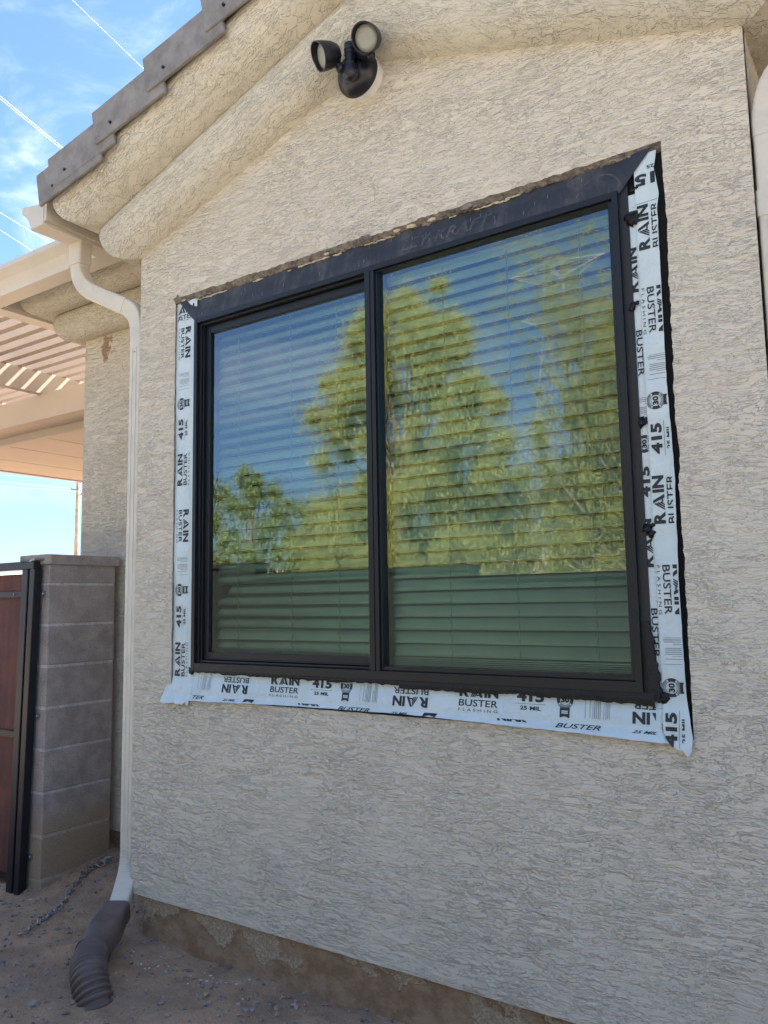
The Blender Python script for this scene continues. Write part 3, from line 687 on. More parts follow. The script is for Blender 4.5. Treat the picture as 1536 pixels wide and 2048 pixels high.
def art_rb():
    a = Ink(); a.text('R', 0, .034, .002, .034, .045)
    # roof shaped A: three slanted strokes and a solid right leg
    for k in range(3):
        x = .038+k*.0062; a.poly([(x, .034), (x+.0036, .034), (.058+k*.0016+.0012, .010+k*.008), (.058+k*.0016-.001, .004+k*.008)])
    a.poly([(.0585, .002), (.0665, .002), (.083, .034), (.073, .034)]); a.poly([(.062, .026), (.072, .026), (.073, .030), (.060, .030)])
    a.text('IN', .088, .136, .002, .034, .045)
    a.text('BUSTER', 0, .136, .041, .0615, .012); a.text('F L A S H I N G', .0, .136, .0685, .0765, 0); return a
def art_415():
    a = Ink(); a.text('415', 0, .088, .006, .037, .045); a.rect(-.006, .093, .0425, .0434); a.text('25 MIL', .012, .080, .049, .0605, .03); return a
def art_badge():
    a = Ink(); R_ = .0255; a.ring(0, 0, R_-.0012, R_, 0, 360, 40); a.ring(0, 0, .0160, .0175, 0, 360, 36)
    a.ring(0, 0, .0175, R_-.001, 150, 205, 8); a.ring(0, 0, .0175, R_-.001, -25, 30, 8)
    for k in range(26):
        an = 215+k*(110/26); a.ring(0, 0, .019, .0238, an, an+2.2, 1)
        an = 40+k*(100/26); a.ring(0, 0, .019, .0238, an, an+2.0, 1)
    a.text('30', -.0125, .0125, -.0085, .0085, .05)
    for q in (-.0125, .0120): a.rect(-.008, .008, q, q+.0006)
    for lo_, hi_ in ((-.015, -.010), (.010, .015)): a.poly([(lo_, .022), (hi_, .022), (hi_, .050), (lo_, .050 if lo_ < 0 else .050)])
    a.rect(-.010, .010, .022, .030); a.rect(-.010, .010, .034, .035); a.rect(-.010, .010, .039, .041); a.poly([(-.015, .050), (-.010, .041), (.010, .041), (.015, .050), (0, .046)]); return a
def art_lines():
    a = Ink()
    for k, (u, w, v0, v1) in enumerate([(.0, .0008, .006, .072), (.014, .0010, .012, .070), (.022, .0007, .030, .072), (.027, .0012, .012, .072), (.0325, .0012, .012, .072), (.038, .0012, .014, .072), (.043, .0012, .012, .072),
                                        (.0535, .0010, .034, .072), (.060, .0012, .010, .072), (.0655, .0014, .008, .070), (.071, .0008, .012, .072)]): a.rect(u, u+w, v0, v1)
    return a
RB, A415, BAD, LIN = art_rb(), art_415(), art_badge(), art_lines()
class Roll(list):
    def clip(s, p):
        for a in s: a.clip(p)
        return s
def roll(u_start, umin, umax, per=.797):
    out = Roll(); k0 = math.floor((umin-u_start)/per)-1; k1 = math.ceil((umax-u_start)/per)+1
    for k in range(k0, k1):
        o = u_start+k*per
        for src, f, nm in ((RB, lambda u, v, o=o: (o+u, v), 'printed_words'), (A415, lambda u, v, o=o: (o+.197+u, v), 'printed_number'), (BAD, lambda u, v, o=o: (o+.350+u, .0245+v), 'printed_badge'),
                           (LIN, lambda u, v, o=o: (o+.412+u, v), 'printed_small_text'), (RB, lambda u, v, o=o: (o+.683-u, .0785-v), 'printed_words')):
            a = Ink(); a.merge(src, f); a.nm = nm; out.append(a)
    return out.clip([(-1, 0, -umin), (1, 0, umax)])
def ink_obj(art, f, parent, mat=None, off=.0013):
    if isinstance(art, Roll):
        for a in art:
            if a.F: ink_obj(a, f, parent, mat, off)
        return
    V = []
    for u, v in art.V:
        x, y, z = f(u, v); V.append((x, y-off, z))
    return make(getattr(art, 'nm', 'printed_words'), V, art.F, mat or m_ink, parent)
def grid(fn, na, nb):
    V = [fn(i/na, j/nb) for i in range(na+1) for j in range(nb+1)]
    return V, [(i*(nb+1)+j, (i+1)*(nb+1)+j, (i+1)*(nb+1)+j+1, i*(nb+1)+j+1) for i in range(na) for j in range(nb)]
lerp = lambda a, b, t_: a+(b-a)*t_
def sst(a, b, x): t_ = max(0, min(1, (x-a)/(b-a))); return t_*t_*(3-2*t_)
# --- left strip
def yL(x, z):
    base = .009-.0030*math.sin(math.pi*max(0, min(1, (x+.125)/.125)))+.0015*math.sin(z*9)
    fl = sst(-.02, -.10, z); out = -.006-.016*sst(-.09, -.135, z)-.004*math.sin(x*90)*sst(-.07, -.13, z)
    return lerp(base, out, fl)
def leftfn(a, b):
    zb = lambda x: -.133+.010*sst(-.10, -.03, x)*math.sin(x*220)*.6+.006*fbm(x, 0, 30, 3)
    z = lerp(-.131, 1.557, 1-(1-a)**1.0) if a > 0 else -.131
    xl = -.124-.044*sst(.0, -.13, z)-.0015*fbm(0, z, 20, 4); xr = .001+.004*sst(.0, -.12, z); x = lerp(xl, xr, b)
    if a < .02: z = lerp(zb(x), z, min(1, a/.02))
    return (x, yL(x, z), z)
V, F = grid(leftfn, 260, 14); tl = make('flashing_tape', V, F, m_tape, smooth=True, at=(-.06, .0, -.13))
tag(tl, 'white printed flashing tape strip standing down the left side of the window', 'flashing tape', 'flashing tapes around the window')
def fl_(u, v): x = -.108+v; return (x, yL(x, u), u)
ink_obj(roll(-.027, -.118, 1.452, .785).clip([(0, 1, .106), (0, -1, .012)]), fl_, tl)
a = Ink(); a.merge(RB, lambda u, v: (u-.150, v-1.545+.012))
# --- bottom strip
def zbot(x):
    return np.interp(x, [-.17, 0, .5, 1.0, 1.6, 1.93], [-.131, -.119, -.108, -.106, -.119, -.131])+.0012*fbm(x, 0, 14, 8)
def yB(x, z):
    zf = -.0945
    if z > zf: return lerp(.010, -.0045, sst(-.015, zf, z))+.0012*fbm(x, z, 12, 5)*sst(-.02, -.05, z)
    return -.0045-.62*(zf-z)+.0012*math.sin(x*40)*sst(zf, zf-.02, z)-.0015*fbm(x, 0, 25, 7)*sst(zf, zf-.02, z)
def botfn(a, b):
    x = lerp(-.004, 1.878, a); zf = -.0945
    z = lerp(-.0, zf, min(1, b/.7)) if b <= .7 else lerp(zf, zbot(x), (b-.7)/.3)
    return (x, yB(x, z)+.012*sst(1.845, 1.857, x), z)
V, F = grid(botfn, 330, 20); tb = make('flashing_tape', V, F, m_tape, smooth=True, at=(.95, 0, -.12))
tag(tb, 'white printed flashing tape strip under the window with its lower edge curled out', 'flashing tape', 'flashing tapes around the window')
def fb_(u, v): z = -v-.0015-.0035*u; return (u, yB(u, z), z)
ink_obj(roll(.422, .012, 1.83).clip([(0, 1, .086)]), fb_, tb)
a = Ink()
for o_ in (.746, 1.543, -.055): a.text('BUSTER', o_, o_+.135, .0, .0125, .012, .35)
for o_ in (.965, 1.765, .185): a.text('25 MIL', o_, o_+.068, .004, .0115, .02, .5)
for o_ in (.555, 1.345): a.text('NIAR', o_, o_+.11, -.012, .006, .05, -.4)
for o_ in (.30, 1.095): a.poly([(o_, .0), (o_+.05, .0), (o_+.042, .012), (o_+.02, .007), (o_-.006, .012)])
a.clip([(0, -1, 0), (-1, 0, -.015), (1, 0, 1.84)])
ink_obj(a, lambda u, v: (u, yB(u, -.0965-v), -.0965-v), tb)
# --- right strips
def yRt(x, z): return lerp(.0075+.001*fbm(x, z, 10, 4), -.010-.012*sst(-.10, -.15, z), sst(.0, -.10, z))
def rightfn(a, b):
    z = lerp(-.142, 1.552, a); xr = np.interp(z, [-.15, -.11, 0, .3, .6, .9, 1.38, 1.42, 1.50, 1.552], [1.921, 1.926, 1.911, 1.9085, 1.915, 1.907, 1.909, 1.916, 1.906, 1.915])+.0012*fbm(0, z, 25, 6)
    xl = np.interp(z, [-.15, -.12, -.1, 1.0, 1.552], [1.899, 1.86, 1.850, 1.849, 1.849]); x = lerp(xl, xr, b)
    if z < -.11: z = z-.016*math.exp(-((b-.72)/.22)**2)*sst(-.11, -.14, z)
    return (x, yRt(x, z), z)
V, F = grid(rightfn, 260, 10); tr = make('flashing_tape', V, F, m_tape, smooth=True, at=(1.88, 0, -.14))
tag(tr, 'white printed flashing tape strip down the right side nearest the cut stucco', 'flashing tape', 'flashing tapes around the window')
ink_obj(roll(.464, -.139, 1.401).clip([(0, 1, .0562), (0, -1, -.0005)]), lambda u, v: (1.850+v, yRt(1.85+v, u), u), tr)
a = Ink(); a.text('15', 0, .058, 0, .036, .045); a.text('25', .0, .022, .047, .058, .02)
a.merge(Ink(), lambda u, v: (u, v)); a.clip([(0, 1, .07)])
ink_obj(a, lambda u, v: (1.908-u, yRt(1.9, 1.455+v), 1.455+v), tr)
a = Ink(); a.rect(0, .06, 0, .0012); ink_obj(a, lambda u, v: (1.850+u, yRt(1.85, 1.402+v+u*.02), 1.402+v+u*.02), tr)
def innerfn(a, b): z = lerp(-.115, 1.44, a); x = lerp(1.822, 1.862, b); return (x, lerp(.0125, -.003, sst(.0, -.10, z)), z)
V, F = grid(innerfn, 60, 3); ti = make('flashing_tape', V, F, m_tape, smooth=True, at=(1.84, 0, -.11))
tag(ti, 'narrow underlying flashing tape showing between window jamb and outer right strip', 'flashing tape', 'flashing tapes around the window')
ink_obj(roll(.345, -.11, 1.40).clip([(0, -1, -.007), (0, 1, .0455)]), lambda u, v: (1.815+v*.83, innerfn(((u+.115)/1.555), 0)[1], u), ti)
# top left corner patch: upright print
a = Ink(); a.merge(RB, lambda u, v: (u-.150, v)); a.clip([(-1, 0, .119), (1, 0, -.002), (0, 1, .064)])
ink_obj(a, lambda u, v: (u, yL(u, 1.540-v)-.0004, 1.540-v), tl)
a = Ink(); a.ring(-.06, -.03, .096, .0972, 52, 128, 14); ink_obj(a, lambda u, v: (u, yL(u, 1.540-v), 1.540-v), tl)
# --- black membrane across the top
def memfn(a, b):
    z = lerp(1.452, 1.563, b); xl = lerp(.0, -.105, b**.9); xr = lerp(1.806, 1.905, b); x = lerp(xl, xr, a)
    return (x, lerp(.0035, .0165, sst(.15, .8, b)*sst(0, .06, a)*sst(1, .94, a))+.0012*fbm(x, z, 5, 2)-.0008*math.sin(x*23+z*60)*(.5+fbm(x, z, 3, 5)), z)
V, F = grid(memfn, 300, 10); mb_ = make('flashing_membrane', V, F, m_memb, smooth=True, at=(.9, 0, 1.5))
tag(mb_, 'scuffed black flashing membrane across the top of the window', 'flashing membrane')
a = Ink(); a.text('LEY-KRAFT', 1.035, 1.385, -.010, .032, .02, .25)
o = ink_obj(a, lambda u, v: (u, memfn(u/1.85, (1.512-v-1.452)/.111)[1], 1.512-v), mb_, m_faint, .0008)
a = Ink(); a.ring(1.742, .0, .066, .072, 188, 352, 26); a.ring(1.742, .0, .086, .0868, 200, 352, 26)
o = ink_obj(a, lambda u, v: (u, memfn(u/1.85, (1.462-v-1.452)/.111)[1], 1.462-v), mb_, m_faint, .0008); o.name = 'scuff_ring'
m = MB()
for k in range(26):
    m = MB(); x = random.uniform(.03, 1.7); z = random.uniform(1.475, 1.54); m.obox((x, memfn(x/1.8, (z-1.452)/.111)[1]-.001, z), (.0006, 0, .0002), (0, .0006, 0), (.0008, 0, .006)); m.build('staple', m_bolt, mb_)

# ================================================================== floodlight
C0 = Vector((.893, 0, 2.178)); fl = empty('motion_floodlight', C0, 'black twin head motion floodlight on a white round box under the gable peak', 'floodlight')
m = MB(); m.lathe(C0, (0, -1, 0), [(-.02, .082), (.042, .082), (.044, .079), (.044, .0)], 40)
for k in range(10):
    a = k*math.pi/5; m.obox(C0+Vector((.0825*math.cos(a), -.013, .0825*math.sin(a))), (.002*math.cos(a), 0, .002*math.sin(a)), (0, .014, 0), (-.004*math.sin(a), 0, .004*math.cos(a)))
auto_smooth(m.build('junction_box', m_whitepl, fl, True), 40)
C1 = Vector((.898, -.044, 2.171))
m = MB(); m.lathe(C1, (0, -1, 0), [(0, .084), (.010, .084), (.018, .080), (.030, .074), (.044, .062), (.056, .044), (.062, .024), (.064, .0)], 40); auto_smooth(m.build('canopy', m_black, fl, True), 50)
m = MB(); m.cyl((.925, -.075, 2.205), (.925, -.135, 2.205), .017, .014); m.cyl((.925, -.135, 2.225), (.928, -.135, 2.15), .020, .017, 24); m.lathe((.928, -.135, 2.152), (0, 0, -1), [(0, .017), (.006, .021), (.02, .026), (.034, .028), (.048, .026), (.060, .019), (.066, .009), (.068, 0)], 28)
for zz_ in (2.20, 2.185): m.lathe((.926, -.135, zz_), (0, 0, 1), [(0, .0205), (.003, .022), (.006, .0205)], 24)
auto_smooth(m.build('sensor', m_black, fl, True), 50)
def head(c, d, armp, nm):
    c = Vector(c); d = Vector(d).normalized(); h = MB()
    h.lathe(c, d, [(-.070, 0), (-.069, .020), (-.060, .034), (-.040, .043), (-.010, .0485), (.010, .050), (.010, .0462), (.0, .045), (-.008, .043)], 36)
    # hooded lip longer on the upper side
    ax = d; u_ = (Vector((0, 0, 1))-ax*ax.z).normalized(); r_ = ax.cross(u_); Vh = []; seg = 30
    for k in range(seg+1):
        an = math.pi*(k/seg); ca, sa = math.cos(an), math.sin(an); e = .010+.010*sa
        for R_ in (.0500, .0460): Vh += [c+ax*.006+(r_*ca+u_*sa)*R_, c+ax*e+(r_*ca+u_*sa)*R_]
    Fh = []
    for k in range(seg):
        b = k*4; Fh += [(b, b+4, b+5, b+1), (b+2, b+3, b+7, b+6), (b+1, b+5, b+7, b+3)]
    h.add(Vh, Fh); ho = h.build('lamp_head', m_black, fl, True); auto_smooth(ho, 45)
    l = MB(); l.lathe(c, d, [(-.008, .0435), (-.004, .041), (.0, .030), (.002, .015), (.003, 0)], 32); l.build('lens', m_lens, ho, True)
    ar = MB(); ar.tube([c-d*.045-u_*.030]+[Vector(p) for p in armp], .012, 14)
    for p in armp[:1]: ar.blob(p, .0175, (1, 1, 1.2), .0, 0, 2)
    auto_smooth(ar.build('arm', m_black, fl, True), 50)
head((.842, -.190, 2.184), (-.52, -.74, -.36), [(.880, -.130, 2.158), (.905, -.120, 2.182), (.918, -.118, 2.205)], 'l')
head((1.016, -.165, 2.192), (.12, -.84, -.53), [(1.000, -.115, 2.165), (.965, -.110, 2.180), (.935, -.112, 2.203)], 'r')

# ================================================================== drain pipe
dp = empty('corrugated_drain_pipe', (-.2, -.27, -1.09), 'brown plastic drain pipe with corrugated end lying on the dirt under the downspout', 'drain pipe')
m = MB(); A0 = Vector((-.352, -.066, -.968)); A1 = Vector((-.222, -.272, -1.030)); n = 14; rings = []
dirv = (A1-A0).normalized(); sd2 = dirv.cross(Vector((0, 0, 1))).normalized(); up2 = sd2.cross(dirv)
for i in range(n+1):
    t_ = i/n; c = A0.lerp(A1, t_); w = lerp(.052, .0645, sst(.05, .5, t_)); h = lerp(.041, .060, sst(.1, .75, t_)); e = lerp(5.0, 2.0, sst(.2, .8, t_)); 
    if t_ < .15 or t_ > .93: w += .0035; h += .0035
    r_ = []
    for k in range(36):
        a = 2*math.pi*k/36; ca, sa = math.cos(a), math.sin(a)
        r_.append(c+sd2*w*math.copysign(abs(ca)**(2/e), ca)+up2*h*math.copysign(abs(sa)**(2/e), sa))
    rings.append(r_)
m.add([v for r_ in rings for v in r_], [(i*36+j, i*36+(j+1) % 36, (i+1)*36+(j+1) % 36, (i+1)*36+j) for i in range(n) for j in range(36)])
auto_smooth(m.build('adapter', m_brown, dp, True), 50)
pp = resample(smoothpath([(-.229, -.262, -1.030), (-.185, -.312, -1.034), (-.130, -.355, -1.038), (-.075, -.388, -1.055), (-.030, -.402, -1.095), (-.012, -.405, -1.14)], 10), .0022)
rr = []; d = 0
for i, p in enumerate(pp):
    if i: d += (p-pp[i-1]).length
    ph = (d/.0185) % 1; rr.append(  .0525+.0115*(sst(0, .22, ph)-sst(.5, .8, ph))*(1 if d > .004 else d/.004))
m = MB(); m.tube(pp, rr, 40, cap=False); auto_smooth(m.build('corrugated_hose', m_brown, dp, True), 65)
m = MB(); m.blob((-.331, -.098, -.936), .007, (1, 1, .4), .2, 1, 1); m.build('rivet', m_chip, dp)

# ================================================================== block fence wall
bw = empty('block_wall', (-1.25, .3, -1.1), 'grey brown concrete block wall end standing beside the metal gate', 'wall')
m = MB(); z = .173; m.box(-1.352, -1.150, .105, .500, .1765, .3725); m.box(-1.352, -1.150, .105, .500, .3795, .470)
while z > -1.2: m.box(-1.352+random.uniform(-.002, .002), -1.150+random.uniform(-.0015, .0015), .105+random.uniform(-.0015, .0015), .500, z-.203+.0045, z-.0045); z -= .203
m.build('blocks', m_block, bw, bevel=.008, seg=3)
m = MB(); m.box(-1.3495, -1.1525, .1075, .4975, -1.25, .474); m.build('mortar', m_joint, bw, bevel=.006)
m = MB(); m.add([(-1.375, .082, .474), (-1.165, .082, .474), (-1.135, .105, .474), (-1.135, .515, .474), (-1.375, .515, .474), (-1.375, .082, .525), (-1.165, .082, .525), (-1.135, .105, .525), (-1.135, .515, .525), (-1.375, .515, .525)],
    [(4, 3, 2, 1, 0), (5, 6, 7, 8, 9), (0, 1, 6, 5), (1, 2, 7, 6), (2, 3, 8, 7), (3, 4, 9, 8), (4, 0, 5, 9)]); m.build('cap', m_block, bw, bevel=.005)
# gate
gt = empty('metal_gate', (-1.7, .06, -1.2), 'black steel gate with rusty red sheet panel at the left photo edge', 'gate')
m = MB(); m.box(-1.232, -1.190, .050, .092, -1.16, .452); m.build('post', m_metal, gt, bevel=.003)
m = MB(); m.box(-1.297, -1.247, .050, .092, -1.17, .450); m.box(-2.35, -1.297, .050, .092, .451, .492); m.box(-1.297, -1.195, .048, .090, .4525, .488); m.box(-2.35, -1.297, .050, .092, -1.20, -1.15); m.box(-2.35, -2.29, .030, .092, -1.175, .451)
m.build('frame', m_metal, gt, bevel=.003)
m = MB(); m.add([(x, .094-.0012*(i % 2), z) for z in (-1.15, .432) for i, x in enumerate(np.arange(-2.28, -1.330, .03))], [(i, i+1, i+33, i+32) for i in range(31)])
pn = m.build('sheet_panel', m_panel, gt); md = pn.modifiers.new('s', 'SOLIDIFY'); md.thickness = .002
for z0_, z1_ in ((.313, .343), (-.386, -.354), (-1.07, -1.045)): m = MB(); m.box(-2.29, -1.2975, .075, .086, z0_, z1_); m.build('strap', m_metal, gt)
for z_ in (.328, -.271, -.942):
    m = MB(); m.obox((-1.190, .099, z_), (.020, 0, 0), (0, .004, 0), (0, 0, .013)); m.blob((-1.178, .094, z_), .009, (1, .8, 1), 0, 0, 1); m.build('anchor_bolt', m_bolt, gt)
m = MB(); m.blob((-1.40, .073, .328), .007, (1, .5, 1), 0, 0, 1); m.build('rivet', m_bolt, gt)
m = MB(); m.obox((-1.185, .06, .495), (.022, 0, .004), (0, .030, 0), (0, 0, .005)); m.build('latch_plate', m_bolt, gt)
for o in gt.children:      # the gate hangs slightly out of plumb
    for v in o.data.vertices: v.co.x += .052*((v.co.z-1.2)-.45)/1.6

# chain --------------------------------------------------------------
pts = [(-.735, -.235), (-.765, -.165), (-.80, -.08), (-.845, .0), (-.90, .065), (-.955, .14), (-1.0, .20), (-1.02, .27), (-1.035, .32), (-1.0, .35), (-1.03, .39), (-.99, .42), (-1.04, .36), (-1.06, .30)]
pth = resample(smoothpath([(x, y, 0) for x, y in pts], 6), .004); m = MB(); d = 0; last = -1; k = 0
for i in range(1, len(pth)-1):
    d += (pth[i]-pth[i-1]).length
    if d-last > .033:
        last = d; p = Vector(pth[i]); tg = (pth[i+1]-pth[i-1]).normalized(); tg = (tg+Vector((random.uniform(-.35, .35), random.uniform(-.35, .35), random.uniform(-.2, .2)))).normalized()
        p.z = ground_z(p.x, p.y)+.008+(.012*random.random() if k > 14 else .003*random.random()); tilt = random.uniform(-.5, .5)+(math.pi/2 if k % 2 else 0)
        sdv = tg.orthogonal().normalized(); sdv = (Vector((0, 0, 1)).cross(tg).normalized()*math.cos(tilt)+Vector((0, 0, 1))*math.sin(tilt)).normalized()
        lp = []
        for a in range(14):
            an = 2*math.pi*a/14; lp.append(p+tg*(.024*math.cos(an))+sdv*(.011*math.sin(an))*(1-.25*math.cos(2*an)))
        lp.append(lp[0]); m.tube(lp, .0034, 6, cap=False); k += 1
tag(m.build('steel_chain', m_chain, smooth=True, at=(-.9, .05, -1.08)), 'galvanised steel chain lying on the dirt from block wall toward the camera', 'chain')

# ================================================================== patio cover
pc = empty('patio_cover', (-2.8, 2, -1.09), 'cream painted patio cover with lattice slats and flat panelled roof', 'patio cover')
m = MB(); m.box(-4.2, -.64, .645, .825, 1.452, 1.62); m.box(-4.2, -.64, .8255, .87, 1.40, 1.4515); m.build('beam', m_cream, pc, bevel=.004)
for x in (-2.12, -3.05, -4.0): m = MB(); m.box(x-.05, x, -.30, 1.35, 1.6205, 1.762); m.build('rafter', m_cream, pc, bevel=.003)
y = -.255
while y < 1.30:
    m = MB(); m.box(-4.25, -1.01, y, y+.040, 1.763, 1.812); m.build('slat', m_cream, pc, bevel=.002); y += .1035
m = MB(); xs = [-4.12, -3.62, -3.09, -2.60, -2.09, -1.575, -1.06, -.645]
for a, b in zip(xs[:-1], xs[1:]): m.box(a+.006, b-.006, .872, 5.5, 1.452, 1.53)
m.box(-4.1, -.65, .875, 5.49, 1.460, 1.528)
m.box(-4.165, -4.116, .872, 5.5, 1.445, 1.55); m.build('roof_panel', m_cream, pc)
for o in pc.children:      # real size: ceiling 2.9 m above the patio
    cw = Vector((2.4566, -2.2369, .2652))-BASE[pc.name]
    for v in o.data.vertices: v.co = cw+(v.co-cw)*1.3
for x, y in ((-6.05, 1.63), (-6.0, 7.6)): m = MB(); m.box(x-.06, x+.06, y-.06, y+.06, -1.12, 1.808); m.build('post', m_cream, pc, bevel=.006)

# ================================================================== utility pole, cables
up_ = empty('utility_pole', (-44.3, 30, -1.1), 'sunlit wooden utility pole beyond the block wall', 'pole')
m = MB(); m.tube([(-44.3, 30, -1.5), (-44.2, 30, 4), (-44.15, 30, 10.5)], [.17, .15, .12], 12); m.build('shaft', m_wood, up_, smooth=True)
for (dx_, z_) in ((-1, 8.10), (1, 8.52), (1, 7.70)):
    m = MB(); m.tube([(-44.2, 30, z_-.06), (-44.2+.75*dx_, 30, z_+(.06 if dx_ < 0 else .12))], .035, 8); m.build('crossarm', m_metal, up_)
    m = MB(); m.lathe((-44.2+.75*dx_, 30, z_+.12), (0, 0, 1), [(0, .03), (.05, .07), (.1, .03), (.15, .06), (.2, 0)], 8); m.build('insulator', m_galv, up_)
def cable(a, b, sag, r, lab, grp):
    a, b = Vector(a), Vector(b); m = MB(); m.tube([a.lerp(b, k/24)+Vector((0, 0, -sag*4*(k/24)*(1-k/24))) for k in range(25)], r, 6)
    tag(m.build('power_line', m_cable, smooth=True, at=a), lab, 'power line', grp)
def ext(p, q, z, back, fw_, nudge=(0, 0)):
    p, q = Vector((*p, z)), Vector((*q, z)); d_ = (q-p).normalized(); return p-d_*back+Vector((*nudge, 0)), q+d_*fw_+Vector((*nudge, 0))
for p, q, lab in [((-28.585, 14.929), (-29.881, 18.864), 'bright overhead cable pair meeting the roof tiles halfway up the slope'), ((-21.3, 13.426), (-22.31, 17.735), 'thin faint overhead cable highest in the sky above the roof edge'),
                  ((-38.243, 20.531), (-39.525, 24.75), 'upper of the two cables just above the left gutter'), ((-40.209, 21.672), (-41.379, 24.772), 'lower of the two cables just above the left gutter')]:
    a, b = ext(p, q, 22, 22, 60); cable(a, b, 0, (.008 if 'faint' not in lab else .004), lab, 'transmission cables in the sky')
a, b = ext((-28.585, 14.929), (-29.881, 18.864), 22, 22, 60, (-.08, -.20)); cable(a, b, 0, .007, 'thinner twin cable running beside the bright cable toward the roof tiles', 'transmission cables in the sky')
for i, (z_, zz_, yy) in enumerate(((8.64, 8.64, 25.2), (8.3, 8.3, 26.9), (7.85, 7.85, 28.4))):
    cable((-44.95 if i == 0 else -43.45, 30, 8.2 if i == 0 else (8.7 if i == 1 else 7.85)), (-66, (14.5, 17.5, 20.5)[i], (11.4, 11.0, 10.6)[i]), .1, .012, ('highest', 'middle', 'lowest')[i]+' of the three thin wires reaching the wooden utility pole', 'wires on the utility pole')

# ================================================================== behind the camera: garden wall, trees, pylon
gw = empty('garden_wall', (-2, -4.9, -1.1), 'stepped block garden wall, shade put into its dark colour, behind the camera mirrored in the window', 'wall')
for i, (x0, x1, zt_) in enumerate(((-16, -4.35, .76), (-4.35, -1.35, .62), (-1.35, 12, .50))):
    m = MB(); m.box(x0, x1, -5.1, -4.9, -1.4, zt_-.05); m.box(x0-.01, x1+.01, -5.13, -4.87, zt_-.0495, zt_); m.build('wall_section', m_arrd, gw)
def leaves(clumps, n, ll, lw, hang=.6):
    """clumps (m,4): centre and radius; n leaves each"""
    cl = np.repeat(np.asarray(clumps), n, axis=0); N_ = len(cl)
    d = rng.standard_normal((N_, 3)); d /= np.linalg.norm(d, axis=1)[:, None]; r_ = np.abs(rng.standard_normal(N_))*.62
    c = cl[:, :3]+d*(r_*cl[:, 3])[:, None]*np.array([1, 1, 1.15])
    a = rng.standard_normal((N_, 3)); a[:, 2] -= hang*1.6; a /= np.linalg.norm(a, axis=1)[:, None]
    b = np.cross(a, rng.standard_normal((N_, 3))); b /= np.linalg.norm(b, axis=1)[:, None]
    L1 = (ll*(.6+.8*rng.random(N_)))[:, None]*a*.5; W1 = (lw*(.6+.8*rng.random(N_)))[:, None]*b*.5
    return np.stack([c-L1, c+W1, c+L1, c-W1], 1)
def tree(name, lab, cat, x, y, crown, n, ll, lw, mat, hang, trunk_r=.1, top=None, grp='trees behind the garden wall'):
    t_ = empty(name, (x, y, -1.1), lab, cat, grp); crown = np.asarray(crown, float)
    quads('crown', leaves(crown, n, ll, lw, hang), mat, t_)
    m = MB(); zt_ = crown[:, 2].mean()
    m.tube([(x, y, -1.2), (x+.08, y, -.3), (x-.05, y+.05, zt_*.5), (x+.05, y, zt_)], [trunk_r, trunk_r*.8, trunk_r*.6, trunk_r*.3], 10)
    for c in crown[::max(1, len(crown)//45)]:
        z0_ = max(-.4, c[2]-1.3-random.random()); m.tube([(x, y, min(z0_, zt_)), ((x+c[0])/2, (y+c[1])/2, (z0_+c[2])/2+.15), tuple(c[:3])], [trunk_r*.3, trunk_r*.17, .006], 5, cap=False)
    m.build('trunk', m_bark, t_); return t_
def crown_pts(n, cx, cy, cz, rx, ry, rz, r0, r1, prof=None):
    out = []
    while len(out) < n:
        p = rng.uniform(-1, 1, 3)
        if p[0]**2+p[1]**2+abs(p[2])**2.6 > 1: continue
        f = prof(p[2]) if prof else 1
        out.append((cx+p[0]*rx*f, cy+p[1]*ry*f, cz+p[2]*rz, rng.uniform(r0, r1)))
    return out
# big weeping tree: two uneven masses with a notch
cA = crown_pts(95, -4.9, -9.3, 2.9, 2.0, 1.6, 2.9, .22, .42, lambda z: 1.0 if z < .2 else 1-.45*(z-.2)/.8)
cA += crown_pts(26, -6.5, -9.4, 1.2, .8, .8, 1.2, .22, .38)+crown_pts(60, -4.9, -9.6, 1.2, 2.3, 1.3, 1.4, .3, .5)+crown_pts(14, -4.4, -9.3, 5.0, .5, .5, .9, .2, .35)+crown_pts(14, -5.6, -9.3, 4.3, .5, .5, .8, .2, .35)+crown_pts(20, -5.9, -9.2, 3.7, .5, .6, .9, .2, .35); cA += crown_pts(22, -3.6, -9.0, 2.6, .9, .8, 1.9, .2, .38)
tree('weeping_tree', 'tall weeping yellow green tree mirrored across the middle of the window', 'tree', -4.9, -9.3, cA, 1350, .12, .010, m_leafA, 1.2, .16)
cB = crown_pts(26, -8.4, -9.0, 1.5, 1.5, 1.0, 1.15, .12, .32)+crown_pts(7, -8.3, -9.0, 2.7, .25, .3, .55, .12, .2)+crown_pts(24, -7.2, -9.2, 1.2, 1.0, .7, 1.0, .15, .32)
tree('leafy_shrub', 'low bright leafy shrub tree mirrored in the lower left of the window', 'tree', -8.3, -9.0, cB, 700, .05, .022, m_leafB, .1, .07)
cC = crown_pts(55, -.6, -8.6, 1.7, 2.2, 1.2, 2.0, .2, .42, lambda z: 1-.25*(z+1)/2)+crown_pts(20, .1, -8.5, 3.6, 1.2, .8, 1.5, .15, .34)
cD = crown_pts(110, -2.3, -10.6, 1.5, 2.9, 1.5, 1.9, .25, .45, lambda z: 1-.35*(z+1)/2)+crown_pts(110, -.4, -10.0, 2.0, 2.0, 1.0, 2.1, .25, .42)+crown_pts(30, -1.2, -10.0, 3.6, 1.0, .8, 1.0, .2, .34)
tree('mesquite_tree', 'broad low mesquite tree filling the mirrored view right of the weeping tree', 'tree', -2.3, -10.6, cD, 900, .08, .010, m_leafA, .5, .12)
tree('palo_verde', 'sparse fine leaved palo verde tree mirrored at the right of the window', 'tree', -.4, -8.6, cC, 800, .09, .009, m_leafC, .3, .13)
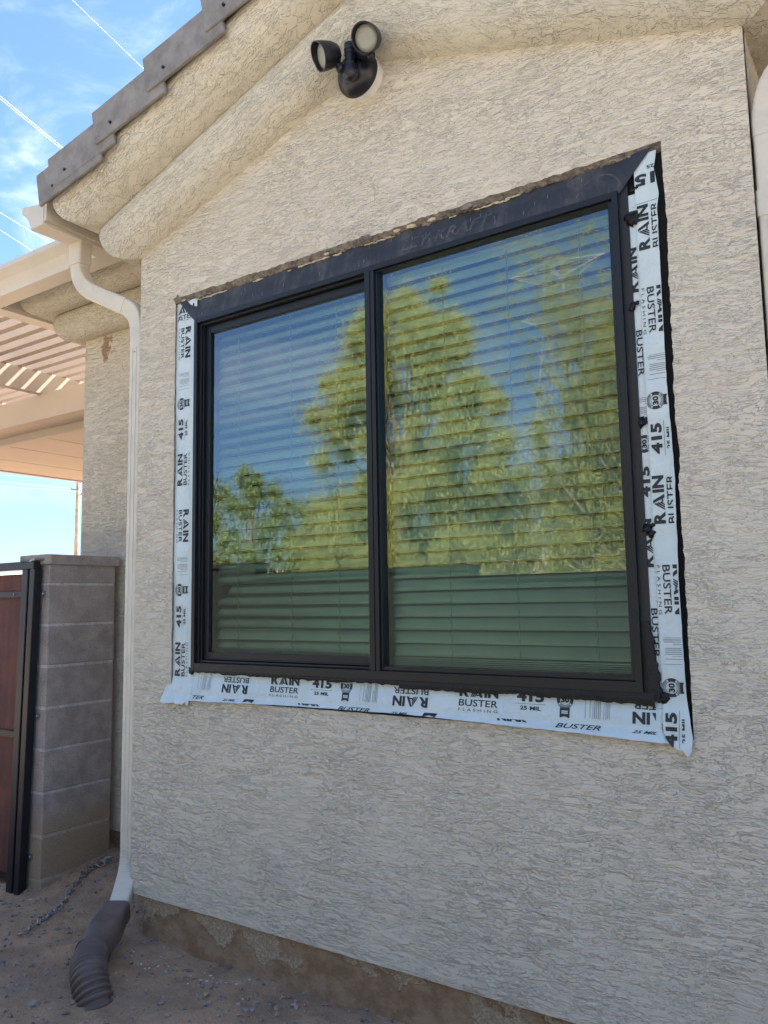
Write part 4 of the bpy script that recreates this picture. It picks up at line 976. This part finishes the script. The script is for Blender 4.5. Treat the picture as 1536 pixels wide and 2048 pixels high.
# bare rising twigs of the palo verde
pv = empty('palo_verde', (-1.3, -8.2, -1.1), 'thin rising palo verde with nearly bare yellow twigs against the mirrored sky', 'tree', 'trees behind the garden wall')
m = MB(); lf = []
def twig(p, d_, l, r, lev_):
    q = p+d_*l; mid = (p+q)/2+Vector((random.uniform(-.05, .05),)*3)*l; m.tube([p, mid, q], [r, r*.8, r*.6], 5, cap=False)
    if lev_ >= 2: lf.extend([(q.x, q.y, q.z, .13), (mid.x, mid.y, mid.z, .10)])
    if lev_ < 4:
        for k in range(4 if lev_ else 9):
            s_ = .35+.12*lev_ if lev_ else .32; nd_ = (d_+Vector((random.uniform(-s_, s_)*1.3, random.uniform(-s_, s_), random.uniform(-.1, .25)))).normalized(); twig(q if k else mid, nd_, l*random.uniform(.5, .8), r*.5, lev_+1)
twig(Vector((-1.3, -8.2, -1.2)), Vector((.05, 0, 1)), 2.4, .026, 0); m.build('trunk', m_leafC, pv); quads('crown', leaves(lf, 20, .07, .007, .2), m_leafC, pv)
for i, (x, y, h, lab) in enumerate(((-14.5, -13, 4.2, 'rounded green tree mirrored at the far left edge of the window'), (5.5, -10, 5.5, 'dense green tree behind the garden wall beyond the right photo edge'), (-11.5, -16, 3.2, 'small round tree farther back behind the leafy shrub'))):
    tree('desert_tree', lab, 'tree', x, y, crown_pts(40, x, y, h*.45, h*.42, h*.35, h*.5, .3, .6), 260, .12, .05, m_leafB, .3, .14)
tw = empty('transmission_tower', (-21.4, -60, -1.1), 'grey steel lattice power tower mirrored in the upper right of the window', 'power tower')
m = MB(); lv = [(-1.2, 3.2), (8, 2.3), (15, 1.6), (20, 1.15), (23.5, .95), (26.5, .85), (29, .75)]; c = (-21.4, -60)
def leg(k, i): z_, w_ = lv[i]; sx_, sy_ = ((-1, -1), (1, -1), (1, 1), (-1, 1))[k]; return Vector((c[0]+sx_*w_, c[1]+sy_*w_, z_))
for i in range(len(lv)-1):
    for k in range(4):
        m.tube([leg(k, i), leg(k, i+1)], .045, 4); m.tube([leg(k, i), leg((k+1) % 4, i+1)], .028, 4); m.tube([leg((k+1) % 4, i), leg(k, i+1)], .028, 4); m.tube([leg(k, i+1), leg((k+1) % 4, i+1)], .028, 4)
m.build('mast', m_galv, tw)
for z_, w_ in ((28.6, 4.3), (24.4, 3.2)):
    m = MB()
    for sx_ in (-1, 1):
        for sy_ in (-1, 1): m.tube([(c[0]+sx_*.8, -60+sy_*.8, z_), (c[0]+sx_*w_, -60, z_-.1)], .042, 4); m.tube([(c[0]+sx_*.8, -60+sy_*.8, z_-1.4), (c[0]+sx_*w_, -60, z_-.1)], .05, 4)
        for q in (.35, .65): x_ = c[0]+sx_*lerp(.8, w_, q); m.tube([(x_, -60, z_-.1), (x_-.3*sx_, -60, z_-1.4*(1-q))], .04, 4)
    m.build('crossarm', m_galv, tw)
